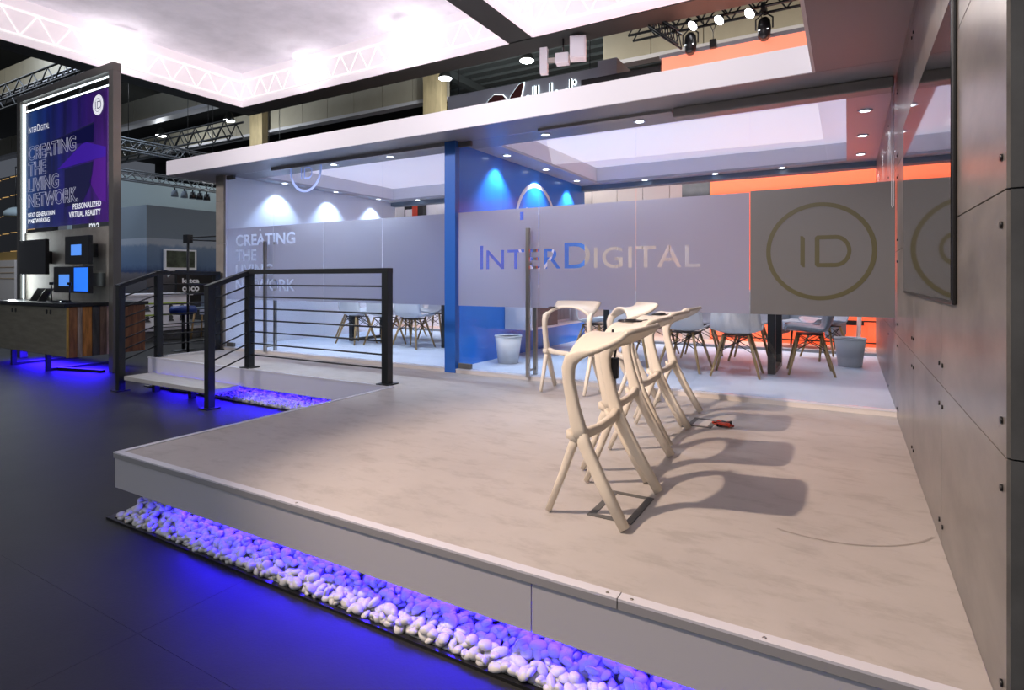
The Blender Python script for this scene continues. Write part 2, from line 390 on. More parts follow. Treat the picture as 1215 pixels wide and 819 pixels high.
# ---- right wall of bolted concrete panels
wr = struct('wall_right')
box('core', (WX+.012, 1.672, FZ, WX+.30, 8.6, 2.9), M['lip'], wr)
YS = [1.66, 2.70, 3.80, 4.90, 6.0, 7.1, 8.2, 8.6]; ZS = [0, .6, 1.2, 1.8, 2.4, 2.9]
bolt = MB().tube([(0, 0, 0), (-.005, 0, 0)], .0085, 10).mesh('bolt'); bolt.materials.append(M['blackp'])
for i in range(len(YS)-1):
    for j in range(len(ZS)-1):
        y0, y1, z0, z1 = YS[i]+.002, YS[i+1]-.002, ZS[j]+.002, ZS[j+1]-.002
        p = box('concrete_panel', (WX, y0, z0, WX+.014, y1, z1), M['concrete'], wr)
        if YS[i] < 5 and j < 4:
            for yy in (y0+.04, y1-.04):
                for zz in (z0+.075, z1-.075):
                    b = link('bolt', bolt, None, p); b.location = (WX, yy, zz)
for j in range(len(ZS)-1): box('end_panel', (WX+.006, 1.655, ZS[j]+.002, WX+.30, 1.672, ZS[j+1]-.002), M['dconcrete'], wr)
box('end_panel', (WX+.006, 1.655, FZ, WX+.30, 1.672, -.002), M['dconcrete'], wr)

# ---- left wall of the rooms, blue dividing wall
wl = struct('wall_left')
box('core', (-7.80, 5.03, FZ, -7.64, 8.6, 2.47), mat('white_wall', (.84, .85, .90), rough=.35), wl)
for z0, z1 in ((FZ, .3), (.302, .9), (.902, 1.5), (1.502, 2.1), (2.102, 2.47)): box('end_panel', (-7.80, 5.0, z0, -7.62, 5.03, z1-.002), mat('tan_stone', (.27, .245, .205), rough=.5, noise=.2, nscale=4), wl)
wm = struct('wall_middle')
box('core', (-3.735, 5.07, .04, -3.665, 8.6, 2.47), M['bluewall'], wm)
box('end_post', (-3.74, 4.99, 0, -3.60, 5.07, 2.47), mat('blue_column_laminate', (.018, .115, .45), rough=.35), wm)
for y0, y1 in ((5.07, 6.05), (6.054, 7.05), (7.054, 8.6)): box('blue_panel', (-3.665, y0, .04, -3.655, y1, 2.47), M['bluewall'], wm)
ring = fill([circ(6.95, 1.69, .60, 72), circ(6.95, 1.69, .545, 72)]); link('ring_emblem', place_xy(ring, on_x(-3.652)), M['printw'], wm)
I, D, Di = id_glyphs(6.95, 1.69, .5); link('emblem_letters', place_xy(fill([I, D, Di]), on_x(-3.652)), M['printw'], wm)

# ---- booth roof: soffit, fascia, two light wells with lit membranes
rc = struct('ceiling.001')
ZC = 2.47
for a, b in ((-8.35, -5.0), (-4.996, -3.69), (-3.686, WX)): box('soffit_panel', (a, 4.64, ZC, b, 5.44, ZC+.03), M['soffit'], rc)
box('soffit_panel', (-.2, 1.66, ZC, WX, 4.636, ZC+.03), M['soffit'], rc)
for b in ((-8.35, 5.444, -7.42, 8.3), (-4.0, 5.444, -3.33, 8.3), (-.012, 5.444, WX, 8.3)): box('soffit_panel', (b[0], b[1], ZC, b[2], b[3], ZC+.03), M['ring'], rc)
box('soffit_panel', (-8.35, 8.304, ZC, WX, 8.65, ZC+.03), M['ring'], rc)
box('back_beam', (-8.35, 8.47, 2.40, WX, 8.65, ZC), M['greyblue'], rc)
box('fascia_board', (-8.35, 4.62, ZC, -.2, 4.64, ZC+.20), M['white'], rc)
box('fascia_board', (-.22, 1.66, ZC, -.2, 4.62, ZC+.20), M['white'], rc)
box('fascia_board', (-.22, 1.64, ZC, WX+.3, 1.66, ZC+.20), M['white'], rc)
box('fascia_board', (-8.37, 4.62, ZC, -8.35, 8.65, ZC+.20), M['white'], rc)
for x0, x1 in ((-7.42, -4.0), (-3.33, -.012)):
    for b in ((x0-.02, 5.42, x1+.02, 5.44), (x0-.02, 8.3, x1+.02, 8.32), (x0-.02, 5.44, x0, 8.3), (x1, 5.44, x1+.02, 8.3)):
        box('well_side', (b[0], b[1], ZC+.031, b[2], b[3], 2.71), M['white'], rc)
    box('lit_membrane', (x0, 5.44, 2.70, x1, 8.3, 2.72), M['membrane'], rc)
box('header_rail', (-6.6, 5.0, 2.43, -3.75, 5.1, ZC), M['lip'], rc)
box('header_rail', (-2.62, 5.0, 2.445, -1.32, 5.1, ZC), M['lip'], rc)
box('blind_case', (-1.30, 4.98, 2.385, .29, 5.12, ZC), M['lip'], rc, .012)

# ---- glazing with frosted film
GY = 5.045
z0f, z1f = .715, 1.705
left_txt = []
for body, base, x1 in (('CREATING', 1.455, -6.18), ('THE', 1.25, -6.96), ('LIVING', 1.045, -6.62), ('NETWORK', .84, -6.18)):
    left_txt.append(fit(text_mesh(body, 1, .022), -7.41, base, x1+7.41, .158))
arrow = [[(-6.90, 1.655), (-6.86, 1.655), (-6.88, 1.69)]]
right_txt = smallcaps(-3.32, 1.10, 2.30, .245, .195, .006)
small_b = [[(-2.84, 1.59), (-2.80, 1.59), (-2.80, 1.67), (-2.84, 1.67)]]
def film_piece(x0, x1, holes):
    polys = [[(x0, z0f), (x1, z0f), (x1, z1f), (x0, z1f)]]+holes
    return fill(polys)
def split_film(full0, full1, seams, txts, extra):
    H = [l for me in txts for l in loops(me)]+extra
    me = film_piece(full0, full1, H); res = []
    for a, b in zip(seams, seams[1:]):
        bm = bmesh.new(); bm.from_mesh(me)
        for co_, no in (((a+.003, 0, 0), (-1, 0, 0)), ((b-.003, 0, 0), (1, 0, 0))):
            bmesh.ops.bisect_plane(bm, geom=bm.verts[:]+bm.edges[:]+bm.faces[:], plane_co=co_, plane_no=no, clear_outer=True)
        m2 = bpy.data.meshes.new('film'); bm.to_mesh(m2); bm.free(); res.append(place_xy(m2, on_y(GY-.002)))
    return res
LS = [-7.615, -6.61, -5.65, -4.68, -3.745]; RS = [-3.595, -2.628, -1.646, -.69, .300]
lf = split_film(LS[0], LS[-1], LS, left_txt, arrow)
rfm = split_film(RS[0], RS[-2], RS[:-1], right_txt, small_b)
def handle(parent, x):
    for y, s in ((GY-.07, -1), (GY+.085, 1)):
        h = box('handle', (x-.018, y-.018, .03, x+.018, y+.018, 1.50), M['steel'], parent, .003)
    for z in (.10, 1.15): MB().tube([(x, GY-.07, z), (x, GY+.085, z)], .012, 10).build('standoff', M['steel'], parent)
def pane(name, x0, x1, film, door=False, hx=None, hinge=None):
    s = struct(name)
    zt = ZC-.012 if door else ZC-.03
    zb = .055 if not door else .012
    box('pane', (x0+.002, GY, .046, x1-.002, GY+.012, zt), GLASS, s)
    if film is not None: link('frosted_film', film, FILM, s)
    if door:
        handle(s, hx)
        for za, zc in ((.046, .10), (zt-.055, zt)): box('patch_fitting', (hinge, GY-.012, za, hinge+.16, GY+.024, zc), M['frame'], s, .004)
    return s
d1 = pane('door_1', LS[0], LS[1], lf[0], True, LS[1]-.075, LS[0]+.004)
for i in range(1, 4): pane('window_%d' % i, LS[i], LS[i+1], lf[i])
d2 = pane('door_2', RS[0], RS[1], rfm[0], True, RS[1]-.085, RS[0]+.004)
for i in range(1, 3): pane('window_%d' % (i+3), RS[i], RS[i+1], rfm[i])
w6 = pane('window_6', RS[3], RS[4], None)
link('grey_film', place_xy(fill([[(RS[3]+.003, z0f), (RS[4]-.002, z0f), (RS[4]-.002, z1f+.01), (RS[3]+.003, z1f+.01)]]), on_y(GY-.002)), FILMD, w6)
link('ring_emblem', place_xy(fill([circ(-.19, 1.213, .378, 80), circ(-.19, 1.213, .345, 80)]), on_y(GY-.004)), FILMO, w6)
I, D, Di = id_glyphs(-.175, 1.213, .245); link('emblem_letters', place_xy(fill([I, D, Di]), on_y(GY-.004)), FILMO, w6)
# emblem reflection drawn as a pale blue glowing shape on the first panes
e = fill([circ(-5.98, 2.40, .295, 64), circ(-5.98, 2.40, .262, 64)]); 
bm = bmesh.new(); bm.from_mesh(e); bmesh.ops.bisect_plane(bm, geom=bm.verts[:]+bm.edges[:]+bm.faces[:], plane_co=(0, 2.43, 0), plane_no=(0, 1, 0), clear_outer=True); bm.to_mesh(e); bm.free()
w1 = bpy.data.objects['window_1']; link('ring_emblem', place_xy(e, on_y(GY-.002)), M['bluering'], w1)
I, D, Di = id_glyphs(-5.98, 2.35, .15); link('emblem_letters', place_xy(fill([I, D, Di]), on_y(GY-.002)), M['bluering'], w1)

# ================================================================ DOWNLIGHTS
def downlight(x, y, label, power=9, col=(.72, .84, 1), tgt=None, sz=100):
    t = thing('downlight', label, 'downlight', (x, y, ZC), 0, 'recessed downlights')
    MB().lathe([(.058, -.001), (.058, -.008), (.042, -.008), (.042, -.001)], n=20).build('bezel', M['trim'], t)
    MB().lathe([(.040, -.002), (.038, -.006)], n=16).build('lens', M['downl'], t)
    lamp('SPOT', 'downlight_beam', (x, y, ZC-.02), (x, y, 0) if tgt is None else tgt, power, col, spot_size=R(sz), spot_blend=.6, shadow_soft_size=.03)
names = ['first', 'second', 'third']
for k, y in enumerate((5.9, 6.92, 7.94)):
    downlight(-7.46, y, 'recessed downlight along the pale left wall of the left room, %s from the glass' % names[k], 46, (.48, .66, 1), (-7.56, y, 0))
    downlight(-3.50, y, 'recessed downlight along the blue wall, %s from the glass' % names[k], 64, (.55, .75, 1), (-3.60, y, 0))
    downlight(.13, y, 'recessed downlight along the concrete right wall, %s from the glass' % names[k], 22, (.8, .88, 1))
for x, l in ((-2.6, 'left'), (-1.6, 'middle'), (-.75, 'right')): downlight(x, 8.38, 'recessed downlight over the back beam of the right room, %s one' % l, 22, (.8, .88, 1))
for x, l in ((-6.9, 'left'), (-5.9, 'right')): downlight(x, 8.38, 'recessed downlight over the back beam of the left room, %s one' % l, 60, (.7, .82, 1))
for x, l in ((-5.7, 'left room, left'), (-4.75, 'left room, right'), (-2.66, 'right room, left'), (-1.68, 'right room, right')):
    downlight(x, 5.25, 'recessed downlight just inside the glass front of the %s one' % l, 110 if 'left room' in l else 50, (.74, .84, 1))

# ================================================================ PEBBLE BEDS
def rock(seed, n=2):
    bm = bmesh.new(); bmesh.ops.create_icosphere(bm, subdivisions=n, radius=1)
    rs = np.random.RandomState(seed); d = rs.normal(size=(5, 3)); d /= np.linalg.norm(d, axis=1)[:, None]; a = rs.uniform(.05, .30, 5)
    for v in bm.verts:
        p = np.array(v.co)
        k = 1-sum(ai*max(0, p@di-.45)*1.6 for ai, di in zip(a, d)); v.co = Vector(p*k)
    for f in bm.faces: f.smooth = True
    me = bpy.data.meshes.new('pebble'); bm.to_mesh(me); bm.free(); me.materials.append(M['pebble']); return me
ROCKS = [rock(i) for i in range(9)]
ROCKD = []
for me in ROCKS:
    v = np.empty(len(me.vertices)*3); me.vertices.foreach_get('co', v); ROCKD.append((v.reshape(-1, 3), np.array([p.vertices[:] for p in me.polygons])))
def rotm(a, b, c): return np.array(Matrix.Rotation(a, 3, 'X') @ Matrix.Rotation(b, 3, 'Y') @ Matrix.Rotation(c, 3, 'Z'))
def pebble_bed(label, x0, x1, y0, y1, rise, count, loose):
    t = thing('pebble_bed', label, 'pebbles')
    box('tray', (x0-.06, y0-.018, FZ, x1+.02, y0, FZ+.012), M['blackp'], t)
    box('tray', (x0-.06, y0, FZ, x0, y1, FZ+.012), M['blackp'], t)
    box('liner', (x0, y0+.02, FZ, x1, y1, FZ+.006), M['pebble'], t)
    items = []
    sx, sy = .041, .034
    nx, ny = int((x1-x0)/sx), int((y1-y0)/sy)
    for lay in range(3):
        for i in range(nx):
            for j in range(ny):
                x = x0+.02+(i+random.uniform(.15, .85)+.5*(j % 2)*(1-lay))*sx; y = y0+.004+(j+random.uniform(.2, .8))*sy
                if y > y1 or x > x1: continue
                h = rise*min(1, (y-y0)/.25)
                if lay and random.random() < (.12 if lay == 1 else .45+.4*(h < .02)): continue
                a = random.uniform(.020, .037); b = a*random.uniform(.62, .88); c = a*random.uniform(.42, .66)
                z = FZ+.016+(h*.5 if not lay else h+random.uniform(.004, .018)+.014*(lay-1))
                items.append(((x, y, z), (a, b, c), (random.gauss(0, .4), random.gauss(0, .4), random.uniform(0, 6.28)), random.randrange(9), lay))
    items.sort(key=lambda q: -(q[4]*.4) + math.hypot(q[0][0], q[0][1])*.9)
    for loc, s, r, k, _ in items[:count]:
        o = bpy.data.objects.new('pebble', ROCKS[k]); COL.objects.link(o); o.parent = t; o.location = loc; o.scale = s
        o.rotation_mode = 'XYZ'; o.rotation_euler = r
    V = []; F = []; n = 0
    for loc, s, r, k, _ in items[count:]:
        v, f = ROCKD[k]; V.append((v*np.array(s))@rotm(*r).T+np.array(loc)); F.append(f+n); n += len(v)
    if V:
        me = bpy.data.meshes.new('loose_pebbles'); me.from_pydata(np.concatenate(V).tolist(), [], np.concatenate(F).tolist())
        me.polygons.foreach_set('use_smooth', [True]*len(me.polygons)); me.update()
        o = link('loose_pebbles', me, M['pebble'], t); o['kind'] = 'stuff'
pebble_bed('bed of white pebbles glowing blue under the long front edge of the platform', -3.60, .28, 1.70, 2.24, .055, 300, True)
pebble_bed('bed of white pebbles glowing blue under the walkway beside the step', -7.7, -3.66, 4.02, 4.5, .055, 120, True)

# ================================================================ STEP AND RAILINGS
st = thing('entrance_step', 'single pale wooden step between the two black railings', 'step')
box('tread', (-7.62, 3.70, -.235, -5.87, 4.035, -.185), M['tread'], st, .004)
box('support', (-6.55, 3.86, FZ, -6.49, 3.92, -.235), M['black'], st)
box('support', (-7.3, 3.86, FZ, -7.24, 3.92, -.235), M['black'], st)
def railing(label, posts, foot):
    t = thing('stair_railing', label, 'railing'); W = .075
    pts = [(p[0], p[1], p[2]) for p in posts]       # x, y, base z, top z
    for x, y, zb, zt in posts:
        p = box('post', (x-W/2, y-W/2, zb, x+W/2, y+W/2, zt), M['black'], t, .003)
        box('foot_plate', (x-.075, y-.075, zb, x+.075, y+.075, zb+.012), M['black'], p)
    for a, b in zip(posts, posts[1:]):
        A = Vector((a[0], a[1], a[3])); B = Vector((b[0], b[1], b[3])); d = (B-A).normalized()
        MB().bar(A-d*.038-Vector((0, 0, .012)), B+d*.038-Vector((0, 0, .012)), .08, .05).build('handrail', M['black'], t, .004)
        for k in range(7):
            dz = -(1.09-(.149+.13*k))
            MB().tube([A+Vector((0, 0, dz)), B+Vector((0, 0, dz))], .0085, 8).build('rail', M['black'], t)
    return t
railing('long black steel railing along the walkway, on the right of the step', [(-5.82, 3.66, FZ, .93), (-5.82, 4.13, 0, 1.09), (-3.77, 4.13, 0, 1.09)], 1)
railing('black steel railing on the left of the step beside the display counter', [(-7.70, 3.70, FZ, .93), (-7.68, 4.14, 0, 1.09), (-7.68, 4.93, 0, 1.09)], 1)

# ================================================================ MEASURED BAR STOOLS
def make_stool(label):
    t = thing('bar_stool', label, 'bar stool', group='cream moulded bar stools')
    def seat(u, v):
        q = 2*v-1; a = abs(q)
        x = -.088+.285*u+.018*(1-q*q)*(1-u)**2
        if u > .8: x -= .03*(a**5)*(u-.8)/.2
        hw = .221-.008*u
        z = .755-.014*math.sin(math.pi*min(1, u*1.1))+.036*u**1.3
        z -= .078*(a**2.6)*(1-u)**1.15+.012*a**3*(1-u)**.3
        return (x, q*hw, z)
    shell(seat, 16, 14, .020).build('seat', M['miura'], t)
    for s in (-1, 1):
        y = .214*s
        MB().tube([(.04, y*.96, .700), (0, y*.97, .694), (-.04, y*.985, .684), (-.074, y, .664), (-.088, y, .625), (-.085, y*1.01, .57), (-.06, y*1.02, .46), (-.038, y*1.03, .38), (-.025, y*1.03, .335)],
                  [(.004, .004), (.012, .012), (.019, .022), (.023, .030), (.021, .028), (.020, .025), (.020, .027), (.022, .032), (.020, .030)], 16, ref=(0, 1, 0)).build('upright', M['miura'], t)
        MB().tube([(-.038, y*1.03, .39), (-.012, y*1.035, .32), (.06, y*1.06, .185), (.165, y*1.10, .012)], [(.019, .024), (.021, .027), (.020, .025), (.017, .021)], 16, ref=(0, 1, 0)).build('leg', M['miura'], t)
        MB().tube([(-.04, y*1.02, .36), (-.07, y*1.0, .30), (-.115, y*.98, .18), (-.185, y*.96, .010)], [(.016, .020), (.018, .018), (.016, .015), (.013, .013)], 12, ref=(0, 1, 0)).build('leg', M['miura'], t)
        MB().tube([(-.035, y*1.02, .335), (-.08, y*1.01, .348), (-.086, y*1.01, .372)], [(.022, .018), (.022, .016), (.022, .004)], 10, ref=(0, 1, 0)).build('footrest_lug', M['miura'], t)
    MB().tube([(-.03, -.215, .36), (-.034, -.15, .345), (-.036, 0, .335), (-.034, .15, .345), (-.03, .215, .36)], [(.03, .022), (.022, .018), (.020, .016), (.022, .018), (.03, .022)], 12, ref=(0, 0, 1)).build('crossbar', M['miura'], t)
    return t
ST = [(-.925, 2.425, 0, 'cream moulded bar stool nearest the platform edge, front of the row'),
      (-1.015, 3.0, .02, 'cream moulded bar stool second in the row from the platform edge'),
      (-1.075, 3.65, 0, 'cream moulded bar stool third in the row from the platform edge'),
      (-1.12, 4.19, -.03, 'cream moulded bar stool last in the row, closest to the glass of four'),
      (-2.13, 4.70, R(90), 'cream moulded bar stool standing alone beside the right glass door handles'),
      (-1.60, 4.70, R(40), 'cream moulded bar stool turned at an angle behind the row by the glass')]
s0 = make_stool(ST[0][3]); s0.location = (*ST[0][:2], 0)
for x, y, rz, lab in ST[1:]: dup(s0, (x, y, 0), rz, lab)
# headsets and packs lying on the stools
def headset(label, x, y, z, rz):
    t = thing('headset_microphone', label, 'headset', (x, y, z), rz, 'presenter headsets on the stools')
    pts = [(.065*math.cos(a), .045*math.sin(a), .008) for a in np.linspace(.3, 5.9, 14)]
    MB().tube(pts, .005, 6).build('headband', M['blackp'], t)
    box('pack', (-.03, -.02, 0, .03, .02, .018), M['blackp'], t, .004)
    MB().tube([(.06, .013, .008), (.09, .03, .012), (.10, .06, .008)], .003, 6).build('boom', M['blackp'], t)
headset('black headset microphone lying on the second bar stool of the row', -1.03, 3.06, .762, .4)
headset('black headset microphone lying on the third bar stool of the row', -1.05, 3.72, .762, 1.2)
headset('black headset microphone on the lone stool by the door handles', -2.27, 4.66, .735, 2)
t = thing('transmitter_pack', 'black wireless transmitter pack hanging by its cable under the nearest bar stool', 'transmitter', (-.975, 2.66, .52))
box('body', (-.02, -.015, 0, .02, .015, .10), M['blackp'], t, .004)
MB().tube([(0, 0, .10), (.01, .006, .16), (-.012, 0, .20), (.0, -.02, .235)], .006, 6).build('cable', M['blackp'], t)
MB().tube([(0, 0, -.07), (0, 0, 0)], .009, 8).build('plug', M['steel'], t)
MB().tube([(0, 0, -.10), (0, 0, -.07)], .012, 8).build('cap', M['blackp'], t)
t = thing('cable_bundle', 'small tangle of orange and black cable on the platform floor beside the far socket frame', 'cable', (-.74, 4.09, 0))
for k in range(5):
    pts = [(random.uniform(-.05, .08), random.uniform(-.05, .05), random.uniform(.008, .03)) for _ in range(6)]
    MB().tube(pts, .009, 6).build('cable', M['redp'] if k % 2 else M['blackp'], t)
def socket_frame(label, x0, y0, x1, y1):
    t = thing('floor_socket_frame', label, 'floor socket', (0, 0, 0)); b = .03
    for q in ((x0, y0, x1, y0+b), (x0, y1-b, x1, y1), (x0, y0+b, x0+b, y1-b), (x1-b, y0+b, x1, y1-b)): box('frame_strip', (q[0], q[1], .0005, q[2], q[3], .004), M['tapem'], t)
    box('lid', (x0+b, y0+b, .0005, x1-b, y1-b, .002), DECK, t)
socket_frame('dark square floor socket frame under the nearest bar stool', -.955, 2.27, -.76, 2.59)
socket_frame('dark square floor socket frame near the orange cable', -.95, 4.0, -.79, 4.25)

# ================================================================ ROOM FURNITURE
def make_chair(label, sm, group):
    t = thing('shell_chair', label, 'chair', group=group)
    prof = [(-.235, .425), (-.22, .44), (-.14, .438), (-.03, .425), (.07, .42), (.135, .435), (.175, .49), (.205, .58), (.23, .69), (.245, .78), (.25, .825)]
    hw = [.20, .225, .237, .238, .238, .238, .235, .228, .215, .185, .13]
    def fn(u, v):
        q = 2*v-1; s = u*(len(prof)-1); i = min(int(s), len(prof)-2); f = s-i
        y = prof[i][0]*(1-f)+prof[i+1][0]*f; z = prof[i][1]*(1-f)+prof[i+1][1]*f; h = hw[i]*(1-f)+hw[i+1]*f
        b = min(1, max(0, (u-.35)/.35))
        return (q*h, y-.075*b*q*q, z+.055*(1-b)*abs(q)**2.6-(.0 if u > .15 else .02*(1-u/.15)*q*q))
    shell(fn, 20, 12, .012).build('seat_shell', sm, t)
    tops = {}
    for sx in (-1, 1):
        for sy in (-1, 1):
            a = (sx*.115, sy*.10-.01, .405); b = (sx*.225, sy*.205, 0); tops[sx, sy] = (Vector(a), Vector(b))
            MB().tube([b, Vector(b).lerp(Vector(a), .5), a], [.011, .015, .014], 8).build('leg', M['wood'], t)
    mb = MB()
    for sx in (-1, 1):
        for sy in (-1, 1):
            a, b = tops[sx, sy]
            for o in (tops[-sx, sy], tops[sx, -sy]): mb.tube([a.lerp(b, .42), o[0].lerp(o[1], .04)], .0045, 5)
    mb.box(-.13, -.12, .395, .13, .10, .405)
    mb.build('wire_bracing', M['black'], t)
    return t
def make_table(label, x0, x1, y0, y1):
    t = thing('meeting_table', label, 'table', ((x0+x1)/2, (y0+y1)/2, .04)); a = (x1-x0)/2; b = (y1-y0)/2
    box('tabletop', (-a-.06, -b-.05, .715, a+.06, b+.05, .745), M['white'], t, .004)
    for s in (-1, 1):
        mb = MB(); x = s*(a-.035)
        mb.box(x-.035, -b, 0, x+.035, -b+.06, .715).box(x-.035, b-.06, 0, x+.035, b, .715).box(x-.035, -b+.06, 0, x+.035, b-.06, .04).box(x-.035, -b+.06, .675, x+.035, b-.06, .715)
        mb.build('leg_frame', M['black'], t)
    return t
make_table('white meeting table on black steel hoops in the left glass room', -6.68, -4.83, 6.46, 7.2)
make_table('white meeting table on black steel hoops in the right glass room', -2.45, -.63, 6.32, 7.05)
c0 = make_chair('white shell chair on the glass side of the left table, left end', M['shell'], 'white shell chairs')
c0.location = (-6.33, 6.27, .04); c0.rotation_euler = (0, 0, R(172))
g0 = R(180)
for x, y, rz, lab in ((-5.82, 6.33, g0+.1, 'white shell chair on the glass side of the left table, behind the railing post'),
                      (-5.25, 6.28, g0, 'white shell chair on the glass side of the left table, right end'),
                      (-6.95, 6.85, R(90), 'white shell chair at the left head of the left table'),
                      (-6.3, 7.4, 0, 'white shell chair on the far side of the left table, left end'),
                      (-5.72, 7.42, .1, 'white shell chair on the far side of the left table, middle'),
                      (-5.15, 7.47, 0, 'white shell chair on the far side of the left table, right end'),
                      (-.96, 6.13, g0+.05, 'white shell chair back to the glass at the right table, right of the pair'),
                      (-1.49, 6.2, g0-.12, 'white shell chair back to the glass at the right table, beside the stool tips'),
                      (-2.05, 6.2, g0, 'white shell chair at the right table hidden behind the bar stools'),
                      (-2.72, 6.7, R(90), 'white shell chair at the left head of the right table by the blue wall'),
                      (-.98, 7.3, 0, 'white shell chair on the far side of the right table, right end'),
                      (-1.55, 7.3, .1, 'white shell chair on the far side of the right table, middle'),
                      (-2.1, 7.28, 0, 'white shell chair on the far side of the right table, left end')):
    dup(c0, (x, y, .04), rz, lab)
cg = make_chair('grey shell chair in profile at the right head of the right table', M['gshell'], None); cg.location = (-.33, 6.62, .04); cg.rotation_euler = (0, 0, R(-84))
dup(cg, (-.22, 7.85, .04), R(-60), 'dark grey shell chair behind the pale bin near the orange wall')
def waste_bin(label, x, y, h=.31, r0=.115, r1=.155):
    t = thing('waste_bin', label, 'waste bin', (x, y, .04))
    mb = MB(); mb.lathe([(r0, 0), (r1, h), (r1-.006, h), (r0-.006, .006)], n=28); o = mb.build('body', M['bin'], t)
    MB().lathe([(r1+.004, h-.012), (r1+.004, h+.004), (r1-.006, h+.004), (r1-.006, h-.012)], n=28).build('rim', M['bin'], t)
waste_bin('tapered pale waste bin beside the blue wall under the white cabinet', -3.36, 5.69)
waste_bin('tapered pale waste bin beside the concrete wall in the right room', .02, 7.35)
# wall cabinet
t = thing('wall_cabinet', 'white wall-hung cabinet with walnut door and vent grille on the blue wall', 'cabinet')
X0, X1 = -3.65, -3.28
for b in ((X0, 6.10, .38, X1, 6.125, .92), (X0, 7.575, .38, X1, 7.6, .92), (X0, 6.125, .38, X1, 7.575, .405), (X0, 6.125, .895, X1, 7.575, .92), (X0, 6.125, .405, X0+.02, 7.575, .895)): box('carcass_panel', b, M['white'], t)
box('door', (X1-.02, 6.13, .41, X1-.002, 6.83, .89), M['brownpanel'], t)
box('inner_panel', (X1-.16, 6.84, .41, X1-.14, 7.57, .80), M['white'], t)
for k in range(16): box('grille_slat', (X1-.14, 6.90+k*.036, .44, X1-.12, 6.90+k*.036+.022, .70), M['grille'], t)

# display on the right wall
t = thing('wall_display', 'large black glossy display hanging on the concrete panel wall', 'display')
box('casing', (WX-.014, 2.33, .915, WX-.001, 4.21, 1.93), M['blackp'], t, .004)
box('screen', (WX-.016, 2.345, .93, WX-.014, 4.195, 1.915), M['mirror'], t)
t = thing('blind_chain', 'thin looped blind chain hanging where the glass meets the concrete wall', 'chain', (.272, 4.97, 0))
MB().tube([(0, 0, 2.39), (0, 0, 1.53), (.006, 0, 1.512), (.012, 0, 1.53), (.012, 0, 2.39)], .0022, 6).build('cord', M['trim'], t)

# ================================================================ LIT SIGN, DISPLAY WALL, COUNTER (LEFT)
t = thing('sign_frame', 'tall bronze-grey steel frame around the lit purple poster', 'frame')
box('post', (-9.41, 4.36, FZ, -9.28, 4.47, 4.06), M['frame'], t, .004)
box('post', (-12.53, 4.36, FZ, -12.40, 4.47, 4.06), M['frame'], t, .004)
box('top_bar', (-12.53, 4.36, 4.06, -9.28, 4.47, 4.18), M['frame'], t, .004)
for b in ((-12.39, 4.395, .66, -12.35, 4.42, 4.03), (-12.34, 4.40, 4.005, -9.42, 4.42, 4.02), (-9.455, 4.395, 1.9, -9.425, 4.42, 3.80)): box('light_tube', b, M['ledw'], t)
box('light_tube', (-12.3, 4.41, 3.885, -9.47, 4.43, 3.90), M['ledw'], t)
def poster_mat():
    m = bpy.data.materials.new('lit_poster_print'); m.use_nodes = True; nt = m.node_tree; b = nt.nodes['Principled BSDF']
    tc = nt.nodes.new('ShaderNodeTexCoord'); mp = nt.nodes.new('ShaderNodeMapping')
    mp.inputs['Location'].default_value = (12.3/2.75, 0, 0); mp.inputs['Scale'].default_value = (1/2.75, 1, 1/2.1)
    nt.links.new(tc.outputs['Object'], mp.inputs[0]); sx = nt.nodes.new('ShaderNodeSeparateXYZ'); nt.links.new(mp.outputs[0], sx.inputs[0])
    r = nt.nodes.new('ShaderNodeValToRGB'); e = r.color_ramp.elements
    e[0].position = 0; e[0].color = (.004, .05, .20, 1); e[1].position = 1; e[1].color = (.07, .004, .20, 1)
    x = e.new(.3); x.color = (.003, .014, .15, 1); x = e.new(.72); x.color = (.022, .004, .15, 1)
    nt.links.new(sx.outputs[0], r.inputs[0])
    n = nt.nodes.new('ShaderNodeTexNoise'); n.inputs['Scale'].default_value = 1.3; n.inputs['Detail'].default_value = 3
    m2 = nt.nodes.new('ShaderNodeMapping'); m2.inputs['Scale'].default_value = (3.5, 1, .5); nt.links.new(tc.outputs['Object'], m2.inputs[0]); nt.links.new(m2.outputs[0], n.inputs['Vector'])
    r2 = nt.nodes.new('ShaderNodeValToRGB'); r2.color_ramp.elements[0].position = .35; r2.color_ramp.elements[0].color = (.35, .35, .4, 1); r2.color_ramp.elements[1].position = .65; r2.color_ramp.elements[1].color = (1.15, 1.15, 1.2, 1)
    nt.links.new(n.outputs['Fac'], r2.inputs[0])
    mx = nt.nodes.new('ShaderNodeMixRGB'); mx.blend_type = 'MULTIPLY'; mx.inputs[0].default_value = 1
    nt.links.new(r.outputs[0], mx.inputs[1]); nt.links.new(r2.outputs[0], mx.inputs[2])
    nt.links.new(mx.outputs[0], b.inputs['Emission Color']); b.inputs['Emission Strength'].default_value = .5
    b.inputs['Base Color'].default_value = (.01, .01, .04, 1); b.inputs['Roughness'].default_value = .3
    return m
PM = poster_mat()
p = thing('lit_poster', 'large backlit purple and blue poster with outlined lettering', 'poster')
box('panel', (-12.32, 4.415, 1.86, -9.56, 4.435, 3.86), PM, p)
PYf = 4.412
def flat(name, polys, m, y=PYf): return link(name, place_xy(fill(polys), on_y(y)), m, p)
viol = mat('violet_print', (.05, .01, .3), emit=(.04, .006, .33), es=.5); viol2 = mat('plum_print', (.1, .01, .3), emit=(.08, .008, .26), es=.35); dk = mat('dark_print', (.004, .004, .02), emit=(.004, .004, .03), es=1)
flat('parasol_print', [[(-11.15, 2.78), (-10.35, 3.10), (-10.2, 3.12), (-9.6, 2.98), (-9.6, 2.84)]], viol)
